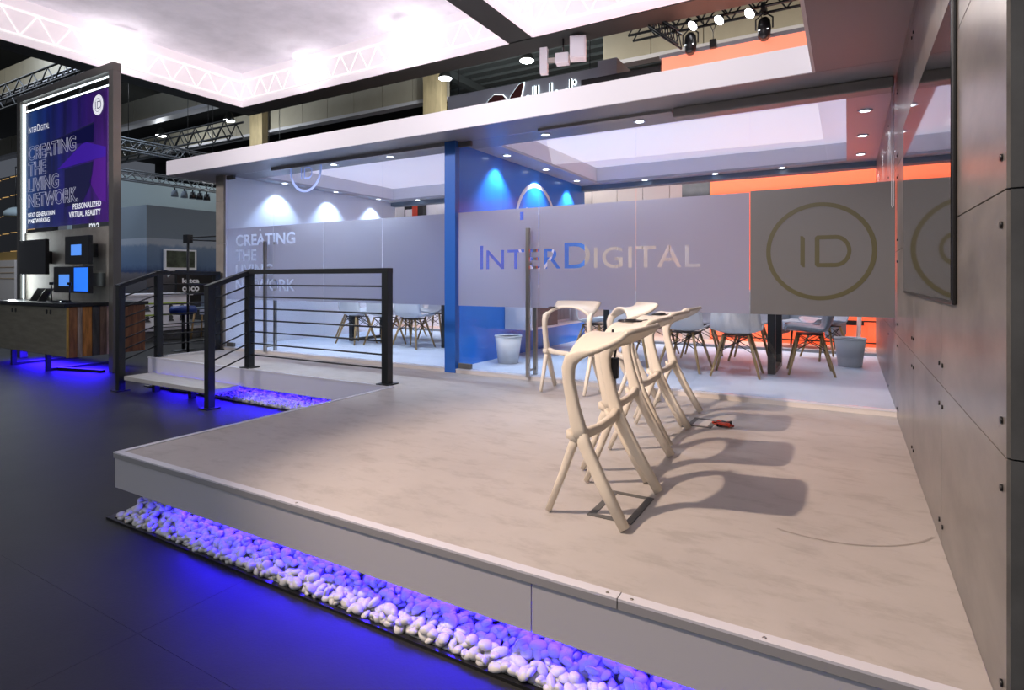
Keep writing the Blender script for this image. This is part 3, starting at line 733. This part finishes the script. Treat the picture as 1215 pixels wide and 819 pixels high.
flat('crowd_print', [[(-9.95, 2.82), (-9.6, 2.84), (-9.6, 2.15), (-9.8, 2.2), (-10.1, 2.5), (-10.0, 2.6)]], viol2)
flat('shade_print', [[(-10.9, 2.76), (-9.98, 2.80), (-10.05, 2.45), (-10.3, 2.2), (-10.9, 2.15)]], dk)
flat('window_print', [[(-11.9, 3.22), (-9.95, 3.40), (-9.95, 3.38), (-11.9, 3.20)], [(-9.97, 3.4), (-9.94, 3.4), (-9.94, 3.1), (-9.97, 3.1)]], dk)
for body, base, x1 in (('CREATING', 3.03, -10.52), ('THE', 2.76, -11.55), ('LIVING', 2.49, -11.1), ('NETWORK.', 2.22, -10.45)):
    me = fit(text_mesh(body, 1, .02), -12.2, base, x1+12.2, .235); mb = MB()
    for lp in loops(me): mb.tube([(a, b, 0) for a, b in lp+lp[:2]], .0036, 4)
    link('outlined_lettering', place_xy(mb.mesh('outline'), on_y(PYf-.004)), mat('outline_print', (.5, .5, .6), emit=(.75, .78, 1), es=.22), p)
def plabel(body, x0, z, wd, h, bold=.02): return link('lettering', place_xy(fit(text_mesh(body, 1, bold), x0, z, wd, h), on_y(PYf-.002)), M['wprint'], p)
link('lettering', place_xy(join_meshes(smallcaps(-12.2, 3.50, .78, .12, .092, .0)), on_y(PYf-.002)), M['wprint'], p)
plabel('NEXT GENERATION', -12.22, 2.055, .98, .075); plabel('IP NETWORKING', -12.22, 1.95, .80, .075)
plabel('PERSONALIZED', -10.62, 2.10, .88, .088); plabel('VIRTUAL REALITY', -10.75, 1.975, 1.0, .088)
BX, BZ = -9.83, 3.64
flat('badge', [circ(BX, BZ, .155, 40)], M['wprint'], PYf-.002)
I, D, Di = id_glyphs(BX, BZ, .115); flat('badge_letters', [I, D, Di], dk, PYf-.004); flat('badge_ring', [circ(BX, BZ, .105, 36), circ(BX, BZ, .098, 36)], dk, PYf-.004)

t = thing('display_board', 'concrete-look display board carrying the screens above the counter', 'board')
box('panel', (-12.34, 4.40, .652, -9.42, 4.46, 1.79), M['concrete'] if 0 else mat('warm_concrete_board', (.34, .32, .275), rough=.6, noise=.25, nscale=2.5), t)
box('light_tube', (-9.445, 4.385, .68, -9.425, 4.40, 1.78), M['ledw'], t)
lamp('AREA', 'board_wash', (-12.25, 4.2, 1.2), (-11.2, 4.42, 1.2), 8, (.9, .97, 1), shape='RECTANGLE', size=.1, size_y=1.2)  # added area wash that lifts the display board's brightness
def screen(label, x0, z0, x1, z1, inset, m, y=4.16):
    t = thing('monitor', label, 'monitor')
    box('casing', (x0, y, z0, x1, y+.055, z1), M['blackp'], t, .004)
    box('bracket', ((x0+x1)/2-.1, y+.055, (z0+z1)/2-.1, (x0+x1)/2+.1, 4.398, (z0+z1)/2+.1), M['blackp'], t)
    if inset: box('screen_image', (x0+inset[0], y-.003, z0+inset[1], x1-inset[2], y, z1-inset[3]), m, t)
screen('large black switched-off monitor at the left of the display board', -11.86, 1.07, -10.92, 1.63, None, None)
screen('black monitor with small blue image, highest on the display board', -10.27, 1.22, -9.54, 1.64, (.2, .13, .22, .13), M['screensq'])
screen('black monitor with small blue image beside the blue screen', -10.64, .79, -9.93, 1.185, (.18, .10, .2, .12), M['screensq'])
screen('monitor filled with bright blue at the right of the display board', -9.91, .79, -9.44, 1.185, (.03, .03, .03, .02), M['screenblue'], 4.12)
# counter
t = thing('display_counter', 'grey oak display counter with mixed wood end on dark legs over blue floor glow', 'counter')
box('worktop', (-12.39, 3.86, .60, -9.55, 5.0, .65), M['blackp'], t, .004)
box('body', (-12.38, 3.92, -.12, -9.60, 4.96, .60), M['blackp'], t)
for a, b in ((-12.38, -11.95), (-11.946, -10.76), (-10.756, -9.59)):
    d = box('door', (a, 3.9, -.11, b, 3.92, .59), M['counter'], t)
    for hx in (.50, .61): 
        c = a+(b-a)*(.49 if hx < .55 else .595)
        MB().tube([(c, 3.9, .515), (c, 3.892, .515)], [(.035, .02)]*2, 12, ref=(0, 0, 1)).build('handle', M['blackp'], d)
cols = [(.42, .26, .06), (.20, .085, .03), (.26, .21, .17), (.36, .15, .03), (.045, .045, .042), (.12, .075, .05), (.42, .31, .25), (.36, .20, .05), (.20, .085, .03), (.17, .07, .025)]
yy = [3.9, 3.93, 4.03, 4.09, 4.22, 4.32, 4.41, 4.5, 4.58, 4.7, 4.96]
for k in range(10):
    mm = mat('plank_wood_%d' % k, tuple(1.5*c for c in cols[k]), rough=.55, noise=.55, nscale=3.2, stretch=(6, 6, .9))
    box('plank', (-9.60, yy[k]+.002, -.125, -9.575+.006*(k % 3), yy[k+1]-.002, .595), mm, t)
for x in (-11.55, -10.35):
    mb = MB()
    for y in (3.98, 4.85): mb.box(x-.03, y-.03, FZ, x+.03, y+.03, -.12)
    mb.box(x-.03, 4.01, FZ, x+.03, 4.82, FZ+.035); mb.build('leg_frame', M['black'], t)
mb = MB().bar((-10.3, 4.1, FZ+.02), (-9.42, 4.3, FZ+.02), .06, .035); mb.build('floor_bar', M['black'], t)
for k, x in enumerate((-11.25, -10.95)):
    q = thing('tablet', 'dark tablet leaning on a small stand on the counter, %s one' % ('left', 'right')[k], 'tablet', (x, 4.12, .65), R(10))
    MB().prism([(-.09, .0), (.09, .0), (.09, .20), (-.09, .20)], lambda a, b, c: (a, .12*b/.2+c, b), .012).build('screen', M['blackp'], q)
    MB().bar((0, .11, 0), (0, .075, .12), .05, .008).build('stand', M['steel'], q)
for x, y, lab, h in ((-10.45, 4.06, 'small black camera on a stalk on the counter before the middle monitor', .27), (-9.78, 4.02, 'small black camera on a stalk on the counter before the blue screen', .27)):
    q = thing('stalk_camera', lab, 'camera', (x, y, .65), R(-25))
    MB().lathe([(.05, 0), (.05, .012), (.012, .018)], n=16).build('base', M['blackp'], q)
    MB().tube([(0, 0, .015), (0, 0, h)], .008, 8).build('stalk', M['blackp'], q)
    box('head', (-.07, -.025, h-.01, .07, .025, h+.03), M['blackp'], q, .006)
q = thing('cable_box', 'low black switch box lying on the counter between the stalk cameras', 'device', (-10.1, 4.05, .65)); box('body', (-.16, -.06, 0, .16, .06, .035), M['blackp'], q, .004); box('led', (.1, -.062, .01, .13, -.06, .022), M['ledw'], q)

# ================================================================ LIGHT CANOPY OVER THE BOOTH
ZB = 5.0
def truss(name, label, p, q, h, m, n, wid=None, r=.022, hang=0):
    t = thing(name, label, 'truss'); p = Vector(p); q = Vector(q); d = (q-p); up = Vector((0, 0, h))
    side = d.cross(Vector((0, 0, 1))).normalized()*(wid if wid else 0)
    for o in ([Vector((0, 0, 0)), side] if wid else [Vector((0, 0, 0))]):
        MB().tube([p+o, q+o], r, 6).build('chord', m, t); MB().tube([p+up+o, q+up+o], r, 6).build('chord', m, t)
        mb = MB()
        for i in range(n):
            a = p+d*(i/n)+o; b = p+d*((i+.5)/n)+up+o; c = p+d*((i+1)/n)+o
            mb.tube([a, b], r*.6, 5); mb.tube([b, c], r*.6, 5)
        mb.build('lacing', m, t)
    if hang:
        for f in (.12, .5, .88): MB().tube([p+d*f+up, Vector((p.x+d.x*f, p.y+d.y*f, hang))], .009, 5).build('cable', M['black'], t)
    return t
def light_box(label, x0, x1, y0, y1):
    t = thing('light_canopy', label, 'light canopy', (0, 0, 0))
    box('top_fabric', (x0, y0, ZB+.78, x1, y1, ZB+.80), M['canopy'], t)
    for b in ((x0-.02, y0, x0, y1), (x1, y0, x1+.02, y1), (x0, y0-.02, x1, y0), (x0, y1, x1, y1+.02)): box('side_fabric', (b[0], b[1], ZB-.0, b[2], b[3], ZB+.80), M['skirt'], t)
    return t
light_box('large lit fabric ceiling box over the booth, left of the black cross beam', -12.2, -5.0, -4.0, 8.46)
light_box('lit fabric ceiling box in the upper middle, right of the black cross beam', -4.5, 1.5, -4.0, 8.42)
t = thing('canopy_beams', 'black clad beams framing the lit fabric ceiling boxes', 'beam')
box('beam', (-12.72, -4.5, ZB, -12.225, 9.0, ZB+.75), M['beam'], t)
box('beam', (-4.98, -4.5, ZB, -4.52, 8.44, ZB+.75), M['beam'], t)
box('beam', (-12.2, 8.48, ZB, 2.0, 9.0, ZB+.75), M['beam'], t)
box('beam', (1.52, -4.5, ZB, 2.0, 8.48, ZB+.75), M['beam'], t)
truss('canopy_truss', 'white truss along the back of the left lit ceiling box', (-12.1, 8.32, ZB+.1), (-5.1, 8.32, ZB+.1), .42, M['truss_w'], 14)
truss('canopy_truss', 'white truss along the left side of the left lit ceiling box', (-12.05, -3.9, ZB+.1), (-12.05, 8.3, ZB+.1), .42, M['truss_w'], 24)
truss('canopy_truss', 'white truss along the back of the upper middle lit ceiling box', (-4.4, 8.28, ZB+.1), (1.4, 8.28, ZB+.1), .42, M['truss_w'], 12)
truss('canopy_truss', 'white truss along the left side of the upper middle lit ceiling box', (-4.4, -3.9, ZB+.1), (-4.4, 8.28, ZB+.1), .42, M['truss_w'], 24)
for (x, y), lab in (((-12.0, 5.79), 'bright round lamp glowing at the left of the large lit ceiling box'), ((-7.05, 8.2), 'bright round lamp glowing near the back right of the large lit ceiling box'),
                    ((-9.88, 8.2), 'dim round lamp glowing at the back of the large lit ceiling box')):
    s = .5 if 'dim' in lab else 1
    t = thing('canopy_lamp', lab, 'lamp', (x, y, ZB+.62))
    MB().lathe([(.02, .10), (.11, .09), (.16, .03), (.16, 0)], n=20).build('housing', M['truss_w'], t); MB().lathe([(.15, -.002), (.09, -.03), (.01, -.04)], n=20).build('lens', M['lampw'], t)
    lamp('POINT', 'canopy_lamp_light', (x, y, ZB+.50), None, 10*s, (1, .94, .98), shadow_soft_size=.12)

# access points hung from the canopy beam
t = thing('beam_speaker', 'white box speaker hung under the black canopy beam', 'speaker', (-3.82, 8.72, 4.77), R(20))
box('cabinet', (-.13, -.11, -.18, .13, .11, .18), M['white'], t, .01); box('grille', (-.10, -.116, -.15, .10, -.11, .15), M['printw'], t); MB().tube([(0, 0, .18), (0, 0, .23)], .015, 6).build('hanger', M['black'], t)
t = thing('beam_projector', 'white fixture with a flat panel head hung left of the box speaker', 'fixture', (-4.22, 8.72, 4.66), R(15))
box('panel', (-.27, -.06, -.22, -.14, .06, .22), M['white'], t, .01); box('arm', (-.14, -.02, -.04, .02, .02, .04), M['steel'], t); box('body', (.0, -.09, -.08, .22, .09, .09), M['white'], t, .01); MB().tube([(.12, 0, .09), (.12, 0, .34)], .014, 6).build('hanger', M['black'], t)

# ================================================================ BACKGROUND HALL
# roof sign of a neighbouring stand
sg = mat('grey_sign_face', (.36, .37, .41), rough=.6)
t = thing('fascia_sign', 'grey hanging fascia sign with halo-lit lettering seen above the roof edge', 'sign')
box('fascia', (-8.15, 11.0, 3.6, -4.35, 11.25, 5.29), sg, t); [MB().tube([(x, 11.1, 5.29), (x, 11.1, 9.6)], .012, 6).build('cable', M['black'], t) for x in (-7.9, -4.6)]; box('end_block', (-4.35, 10.9, 3.6, -3.95, 12.4, 5.38), sg, t)
sm = fit(text_mesh('cellularline', 1, .0, 0), -6.28, 4.58, 1.86, .57)
mb = MB()
for lp in loops(sm): mb.tube([(a, b, 0) for a, b in lp+lp[:2]], .017, 5)
link('halo', place_xy(mb.mesh('halo'), on_y(10.985)), M['ledw'], t); link('lettering', place_xy(sm, on_y(10.965)), M['blackp'], t)
leaf = [[(-7.05, 4.80), (-7.02, 5.0), (-6.85, 5.12), (-6.62, 5.08), (-6.52, 4.98), (-6.62, 4.80)], [(-6.5, 4.80), (-6.42, 5.02), (-6.22, 5.24), (-6.08, 5.28), (-6.14, 5.0), (-6.25, 4.80)]]
mb = MB()
for lp in leaf: mb.tube([(a, b, 0) for a, b in lp+lp[:2]], .013, 5)
link('halo', place_xy(mb.mesh('halo'), on_y(10.985)), M['ledw'], t); link('leaf_emblem', place_xy(fill(leaf), on_y(10.968)), mat('dark_red_letter', (.09, .012, .008), rough=.5), t)
# orange stand behind
t = thing('orange_partition', 'bright orange lit partition behind the right room with dark slots', 'partition')
box('panel', (-1.93, 9.7, -.3, .9, 9.8, 2.75), M['orange'], t)
for z in (.07, .38): box('slot', (-1.9, 9.69, z, .88, 9.70, z+.018), M['blackp'], t)
box('vent', (-.05, 9.688, .33, .2, 9.70, .39), M['blackp'], t)
t = thing('orange_fascia', 'glowing coral fascia strip above the roof edge at upper right', 'fascia')
box('light_panel', (-2.72, 9.7, 3.4, 1.6, 9.9, 4.72), M['peach'], t); box('cap', (-2.75, 9.68, 4.72, 1.6, 9.92, 4.78), M['lip'], t)
box('side_box', (-4.2, 9.72, 3.4, -2.74, 9.9, 4.62), M['blackp'], t)
t = thing('dark_partition', 'dark grey partition left of the orange one behind the right room', 'partition'); box('panel', (-2.38, 9.7, 1.8, -1.94, 9.78, 2.75), M['dconcrete'], t); box('lower_panel', (-2.38, 9.7, -.3, -1.94, 9.78, 1.798), M['beigew'], t)
t = thing('beige_partition', 'pale beige partition wall seen through the right room above the film', 'partition')
for a, b in ((-5.9, -5.1), (-5.09, -4.31), (-4.3, -3.8), (-3.79, -3.3), (-3.29, -2.8), (-2.79, -2.1)): box('panel', (a, 10.5, -.3, b, 10.56, 2.95), M['beigew'], t)
t = thing('pale_partition', 'pale partition seen through the left room above the film', 'partition')
for a, b in ((-8.6, -8.0), (-7.99, -7.35), (-7.34, -6.9)): box('panel', (a, 9.55, -.3, b, 9.6, 2.75), M['white'], t)
box('panel', (-6.9, 9.58, -.3, -4.35, 9.64, 2.75), M['greyblue'], t)
t = thing('poster_cabinet', 'dark shelf with a red figure seen through the left room at the back', 'shelf')
box('frame', (-8.12, 9.42, 1.2, -7.62, 9.54, 2.58), M['blackp'], t); box('back', (-8.08, 9.41, 1.25, -7.90, 9.42, 2.46), M['white'], t); box('red_figure', (-7.89, 9.40, 1.3, -7.76, 9.42, 2.52), M['redp'], t)
# lounge armchair
t = thing('lounge_armchair', 'grey upholstered tub armchair before the orange partition', 'armchair', (-.5, 9.12, .02), R(-15))
gf = mat('grey_upholstery', (.20, .23, .28), rough=.8)
box('seat_cushion', (-.30, -.30, .26, .30, .22, .40), gf, t, .04); box('backrest', (-.34, .20, .22, .34, .34, .80), gf, t, .05)
for s in (-1, 1): box('armrest', (s*.37-.06, -.30, .18, s*.37+.06, .30, .58), gf, t, .04)
for sx in (-1, 1):
    for sy in (-1, 1): MB().tube([(sx*.30, sy*.24, 0), (sx*.27, sy*.22, .24)], .014, 6).build('leg', M['black'], t)
t = thing('white_pole', 'thin white leaning pole before the orange partition', 'pole', (.12, 9.3, .02)); MB().tube([(0, 0, 0), (.05, 0, 1.2)], .028, 8).build('shaft', M['printw'], t); MB().lathe([(.12, 0), (.12, .015), (.03, .02)], n=16).build('base', M['printw'], t)

# lights truss upper right
truss('lighting_truss', 'black lighting truss above the coral fascia at upper right', (-3.2, 9.65, 5.10), (1.6, 9.65, 5.10), .28, M['black'], 12, .25, hang=9.6)
truss('hanging_truss', 'short black truss dropping at a slant left of the coral fascia', (-2.72, 9.15, 5.0), (-2.25, 9.15, 4.6), .22, M['black'], 5, .2, .016)
for x, rz, lab in ((-2.12, .3, 'white lit lamp head on the upper right truss, left one'), (-1.72, .3, 'white lit lamp head on the upper right truss, middle one'), (-1.28, .3, 'white lit lamp head on the upper right truss, right one')):
    t = thing('truss_lamp', lab, 'lamp', (x, 9.32, 5.0), rz)
    MB().tube([(0, 0, .07), (0, .0, 0)], [.04, .085], 16).build('housing', M['black'], t)
    MB().tube([(0, 0, 0), (0, 0, -.008)], .08, 16).build('lens', M['lampw'], t)
    t.rotation_euler = (R(-30), R(35), 0)
def par(label, x, y, z):
    t = thing('stage_spotlight', label, 'spotlight', (x, y, z))
    MB().lathe([(.05, -.17), (.085, -.12), (.10, 0), (.085, .12), (.05, .17)], n=16).build('body', M['blackp'], t)
    MB().tube([(-.12, 0, 0), (-.12, 0, .16), (0, 0, .26), (.12, 0, .16), (.12, 0, 0)], .012, 6).build('yoke', M['black'], t)
    box('clamp', (-.03, -.14, .27, .03, .15, .36), M['black'], t)
    for sx in (-.06, .06): MB().lathe([(.016, 0), (.012, .006)], (sx, -.09, -.04), 8).build('led', M['ledw'], t)
par('black moving-head spotlight hanging above the coral fascia, right one', -1.10, 9.52, 4.80)
par('black spotlight cluster hanging above the coral fascia, left one', -2.2, 9.52, 4.80)
t = thing('chain_hoist', 'black chain hoist hook hanging above the coral fascia between the spotlights', 'hoist', (-1.87, 9.63, 4.70))
box('block', (-.05, -.04, 0, .05, .04, .14), M['blackp'], t, .01); MB().tube([(0, 0, .14), (0, 0, .26), (-.06, .02, .42)], .007, 6).build('chain', M['steel'], t); MB().tube([(0, 0, .26), (.05, .02, .42)], .007, 6).build('chain', M['steel'], t)

# hanging hall lamps
for (x, y), lab in zip(((-21.94, 14.64), (-26.94, 14.63), (-11.28, 15.08), (-8.26, 15.08)),
                       ('right of the two hall lamps over the left stands', 'left of the two hall lamps over the left stands', 'left of the two hall lamps above the hanging fascia sign', 'right of the two hall lamps above the hanging fascia sign')):
    t = thing('hall_lamp', 'white glowing high-bay lamp, '+lab, 'lamp', (x, y, 7.5))
    lamp('POINT', 'hall_lamp_light', (x, y, 7.3), None, 170, (.9, .95, 1), shadow_soft_size=.2); MB().lathe([(.06, .35), (.10, .30), (.21, .05), (.22, 0)], n=24).build('shade', M['black'], t); MB().lathe([(.21, .0), (.20, -.02)], n=24).build('lens', M['lampw'], t); MB().tube([(0, 0, .35), (0, 0, 2.1)], .012, 6).build('cable', M['black'], t)
# left trusses
truss('lighting_truss', 'grey lighting truss over the left background stand, upper one', (-17, 7.6, 4.5), (-17, 14, 4.5), .27, M['truss'], 16, .3, hang=9.6)
truss('lighting_truss', 'grey lighting truss over the left background stand, lower one', (-17.4, 6.5, 3.75), (-17.4, 14, 3.75), .25, M['truss'], 16, .3, hang=9.6)
truss('lighting_truss', 'dark lighting truss crossing high behind the sign frame', (-32, 11.5, 5.45), (-16.5, 11.5, 5.45), .5, M['black'], 20, .4, .035, hang=9.6)
truss('lighting_truss', 'thin dark truss high at far left behind the poster', (-34, 7.0, 5.9), (-14.5, 7.0, 5.9), .4, M['black'], 24, .35, .03, hang=9.6)
for k, y in enumerate((9.85, 10.14, 10.4, 10.62, 10.85)):
    t = thing('stage_spotlight', 'small spotlight under the left truss, %s from the left' % ('first', 'second', 'third', 'fourth', 'fifth')[k], 'spotlight', (-17.4, y, 3.56), 0, 'spotlights under the left truss')
    MB().lathe([(.10, -.10), (.09, .02), (.05, .10)], n=14).build('body', M['blackp'] if k > 1 else M['greyblue'], t); MB().tube([(-.11, 0, 0), (-.11, 0, .10), (.11, 0, .10), (.11, 0, 0)], .012, 6).build('yoke', M['greyblue'], t); MB().tube([(0, 0, .10), (0, 0, .17)], .02, 6).build('clamp', M['black'], t)
# mural building
def mural():
    m = bpy.data.materials.new('cityscape_print'); m.use_nodes = True; nt = m.node_tree; b = nt.nodes['Principled BSDF']; b.inputs['Roughness'].default_value = .7
    tc = nt.nodes.new('ShaderNodeTexCoord'); s = nt.nodes.new('ShaderNodeSeparateXYZ'); nt.links.new(tc.outputs['Object'], s.inputs[0])
    mr = nt.nodes.new('ShaderNodeMapRange'); mr.inputs[1].default_value = 0; mr.inputs[2].default_value = 2.2; nt.links.new(s.outputs[2], mr.inputs[0])
    r = nt.nodes.new('ShaderNodeValToRGB'); e = r.color_ramp.elements
    e[0].position = 0; e[0].color = (.03, .035, .045, 1); e[1].position = 1; e[1].color = (.30, .34, .40, 1)
    for p_, c in ((.45, (.10, .09, .10)), (.52, (.13, .12, .14)), (.55, (.03, .055, .14)), (.63, (.09, .15, .26)), (.88, (.14, .20, .29)), (.92, (.30, .34, .40))):
        x = e.new(p_); x.color = (*c, 1)
    n = nt.nodes.new('ShaderNodeTexNoise'); n.inputs['Scale'].default_value = 9; n.inputs['Detail'].default_value = 8
    nt.links.new(tc.outputs['Object'], n.inputs['Vector'])
    ad = nt.nodes.new('ShaderNodeMath'); ad.operation = 'MULTIPLY_ADD'; ad.inputs[1].default_value = .10; nt.links.new(n.outputs['Fac'], ad.inputs[0]); 
    sb = nt.nodes.new('ShaderNodeMath'); sb.operation = 'SUBTRACT'; sb.inputs[1].default_value = .05; nt.links.new(mr.outputs[0], sb.inputs[0]); nt.links.new(sb.outputs[0], ad.inputs[2])
    nt.links.new(ad.outputs[0], r.inputs[0]); nt.links.new(r.outputs[0], b.inputs['Base Color']); return m
MU = mural()
t = thing('mural_booth', 'blue-grey exhibition booth with a printed city panorama, behind the left railing', 'booth')
box('upper_wall', (-21, 9.0, 2.18, -17.3, 15, 3.12), M['greyblue'], t); box('mural_wall', (-21, 9.0, FZ, -17.3, 15, 2.18), MU, t)
t = thing('speech_bubble_screen', 'white speech-bubble framed screen on the panorama wall', 'screen')
box('frame', (-17.28, 9.45, 1.26, -17.2, 10.40, 1.88), M['printw'], t); MB().prism([(9.55, 1.26), (9.78, 1.26), (9.56, 1.05)], lambda a, b, c: (-17.28+c, a, b), .06).build('tail', M['printw'], t)
box('image', (-17.2, 9.50, 1.34, -17.19, 10.34, 1.83), mat('cliff_image', (.06, .075, .05), rough=.4, noise=.9, nscale=3), t)
t = thing('black_poster', 'black poster with white block lettering behind the left railing', 'poster')
box('leg', (-16.58, 9.5, FZ, -16.52, 9.56, .35), M['black'], t); box('leg', (-16.58, 10.44, FZ, -16.52, 10.5, .35), M['black'], t); box('panel', (-16.6, 9.4, .35, -16.5, 10.6, 1.12), M['blackp'], t)
link('lettering', place_xy(fit(text_mesh('katca', 1, .03), 9.55, .88, .5, .14), on_x(-16.49)), M['printw'], t); link('lettering', place_xy(fit(text_mesh('coco', 1, .03), 9.55, .64, .5, .14), on_x(-16.49)), M['printw'], t)
t = thing('red_banner', 'slanted red panel edge on the grey booth left of the glass rooms', 'banner'); MB().prism([(11.15, 2.25), (11.4, 2.25), (11.55, 2.85), (11.3, 2.85)], lambda a, b, c: (-17.29+c, a, b), .04).build('panel', M['redp'], t)
# white podium with headset prints
t = thing('white_podium', 'low neighbouring podium with white front behind the left railing', 'podium'); box('slab', (-17.2, 6.5, FZ, -13.3, 9.3, -.12), M['dconcrete'], t); box('edge', (-13.3, 6.5, -.16, -13.27, 8.35, -.10), M['trim'], t)
t = thing('white_desk', 'white reception desk with rows of dark portrait prints behind the counter', 'desk')
box('body', (-14.4, 6.6, -.1, -13.5, 8.0, .62), M['printw'], t); box('worktop', (-14.45, 6.55, .62, -13.45, 8.05, .66), M['white'], t)
gp = mat('lime_band', (.35, .5, .05), rough=.5)
for z in (.17, .43): box('lime_band', (-13.5, 6.62, z, -13.49, 7.98, z+.03), gp, t)
for k in range(5):
    for z in (.03, .27):
        mb = MB(); y = 6.72+k*.26
        mb.prism(circ(y+.05, z+.09, .05, 12), lambda a, b, c: (-13.495+c, a, b), .008); mb.prism([(y, z), (y+.13, z), (y+.09, z+.05), (y+.02, z+.05)], lambda a, b, c: (-13.495+c, a, b), .008)
        mb.build('portrait_print', M['dconcrete'], t)
# blue bar stool
t = thing('blue_bar_stool', 'round navy bar stool on a dark post beyond the left railing', 'bar stool', (-11.0, 6.39, FZ))
MB().lathe([(.02, .68), (.17, .69), (.23, .73), (.235, .79), (.20, .85), (.02, .86)], n=24).build('seat', M['navy'], t); MB().tube([(0, 0, .02), (0, 0, .74)], .028, 10).build('post', M['black'], t); MB().lathe([(.2, 0), (.2, .01), (.03, .03)], n=24).build('base', M['black'], t)
# boom arm stand
t = thing('boom_stand', 'black boom arm stand beyond the left railing', 'stand', (-10.37, 6.11, FZ))
MB().tube([(0, 0, 0), (0, 0, 2.16)], .022, 8).build('post', M['black'], t); box('clamp', (-.07, -.05, 2.02, .07, .05, 2.17), M['black'], t); MB().tube([(0, 0, 2.12), (.62, .3, 2.15)], .012, 6).build('arm', M['black'], t); MB().tube([(0, 0, 2.08), (.62, .3, 2.05)], .012, 6).build('arm', M['black'], t)
MB().tube([(.62, .3, 2.16), (.62, .3, 2.0)], .035, 8).build('joint', M['black'], t); MB().lathe([(.16, 0), (.16, .015), (.03, .03)], n=20).build('base', M['black'], t)
t = thing('game_console_stand', 'black equipment cluster on a stand behind the left railing', 'equipment', (-10.0, 6.6, FZ))
MB().tube([(0, 0, 0), (0, 0, .95)], .02, 8).build('post', M['black'], t)
for k in range(7): 
    x, y, z = random.uniform(-.2, .2), random.uniform(-.1, .1), random.uniform(.95, 1.15); box('device', (x-.07, y-.05, z-.05, x+.07, y+.05, z+.05), M['blackp'], t, .01)
t = thing('small_table', 'pale low demo table beyond the left railing', 'table', (-11.2, 7.6, FZ)); box('tabletop', (-.6, -.4, .62, .6, .4, .72), M['lilac'], t)
for sx in (-1, 1):
    for sy in (-1, 1): box('leg', (sx*.5-.03, sy*.3-.03, 0, sx*.5+.03, sy*.3+.03, .62), M['black'], t)
for k, (x, y) in enumerate(((-12.9, 8.0), (-12.2, 8.3))):
    t = thing('wooden_stool', 'wooden bar chair with grey seat behind the left railing, %s one' % ('left', 'right')[k], 'bar stool', (x, y, FZ), .5)
    box('seat', (-.2, -.2, .66, .2, .2, .72), M['greyblue'], t); box('backrest', (-.2, .18, .72, .2, .21, .98), M['greyblue'], t)
    for sx in (-1, 1):
        for sy in (-1, 1): MB().tube([(sx*.21, sy*.21, 0), (sx*.15, sy*.15, .66)], .022, 6).build('leg', M['wood'], t)
t = thing('blue_glow_plinth', 'black plinth with blue light strip beyond the left railing', 'plinth', (-9.15, 6.35, FZ)); box('body', (-.35, -.2, .3, .35, .2, .75), M['blackp'], t); box('light_panel', (-.3, -.19, .03, .3, -.17, .29), mat('blue_led_panel', (.05, .03, .8), emit=(.04, .02, 1), es=1.6), t)
for sx in (-.33, .33): box('leg', (sx-.02, -.02, 0, sx+.02, .02, .3), M['black'], t)
# far left stand
t = thing('slatted_wall', 'black stand wall with thin amber light lines at the far left', 'wall panel')
box('panel', (-33, 9.6, FZ, -24.7, 9.8, 5.0), M['blackp'], t)
am = mat('amber_led', (.8, .5, .15), emit=(1, .6, .2), es=.45)
for k in range(5):
    for j in range(6): box('light_line', (-29.6+j*.75, 9.58, 2.0+k*.72+j*.03, -29.6+j*.75+.55, 9.6, 2.018+k*.72+j*.03), am, t)
t = thing('cream_counter', 'cream curved counter at the far left beyond the display counter', 'counter')
box('body', (-31, 8.6, FZ, -24.9, 9.3, 1.65), M['beigew'], t)
for z in (1.0, 1.2, 1.4): box('groove', (-31, 8.59, z, -24.9, 8.6, z+.02), M['wood'], t)
box('top', (-31, 8.7, 1.65, -24.9, 9.3, 1.95), mat('ochre_panel', (.35, .22, .06), rough=.6), t)
t = thing('pendant_lamp', 'grey dome pendant lamp before the amber-lined wall', 'lamp', (-25.95, 9.0, 3.25)); MB().lathe([(.36, 0), (.34, .16), (.2, .28), (.06, .34)], n=20).build('shade', M['farwall'], t); MB().tube([(0, 0, .34), (0, 0, 1.8)], .012, 6).build('cable', M['black'], t)
t = thing('lettered_fascia', 'dark fascia with pale letters glimpsed under the lit poster', 'sign')
box('panel', (-16.9, 7.0, 2.0, -15.0, 7.08, 2.6), M['dconcrete'], t); link('lettering', place_xy(fit(text_mesh('ma', 1, 0), -16.0, 2.16, .5, .19), on_y(6.99)), M['wprint'], t)
for x in (-16.6, -15.2): MB().tube([(x, 7.04, 2.6), (x, 7.04, 9.6)], .01, 6).build('cable', M['black'], t)
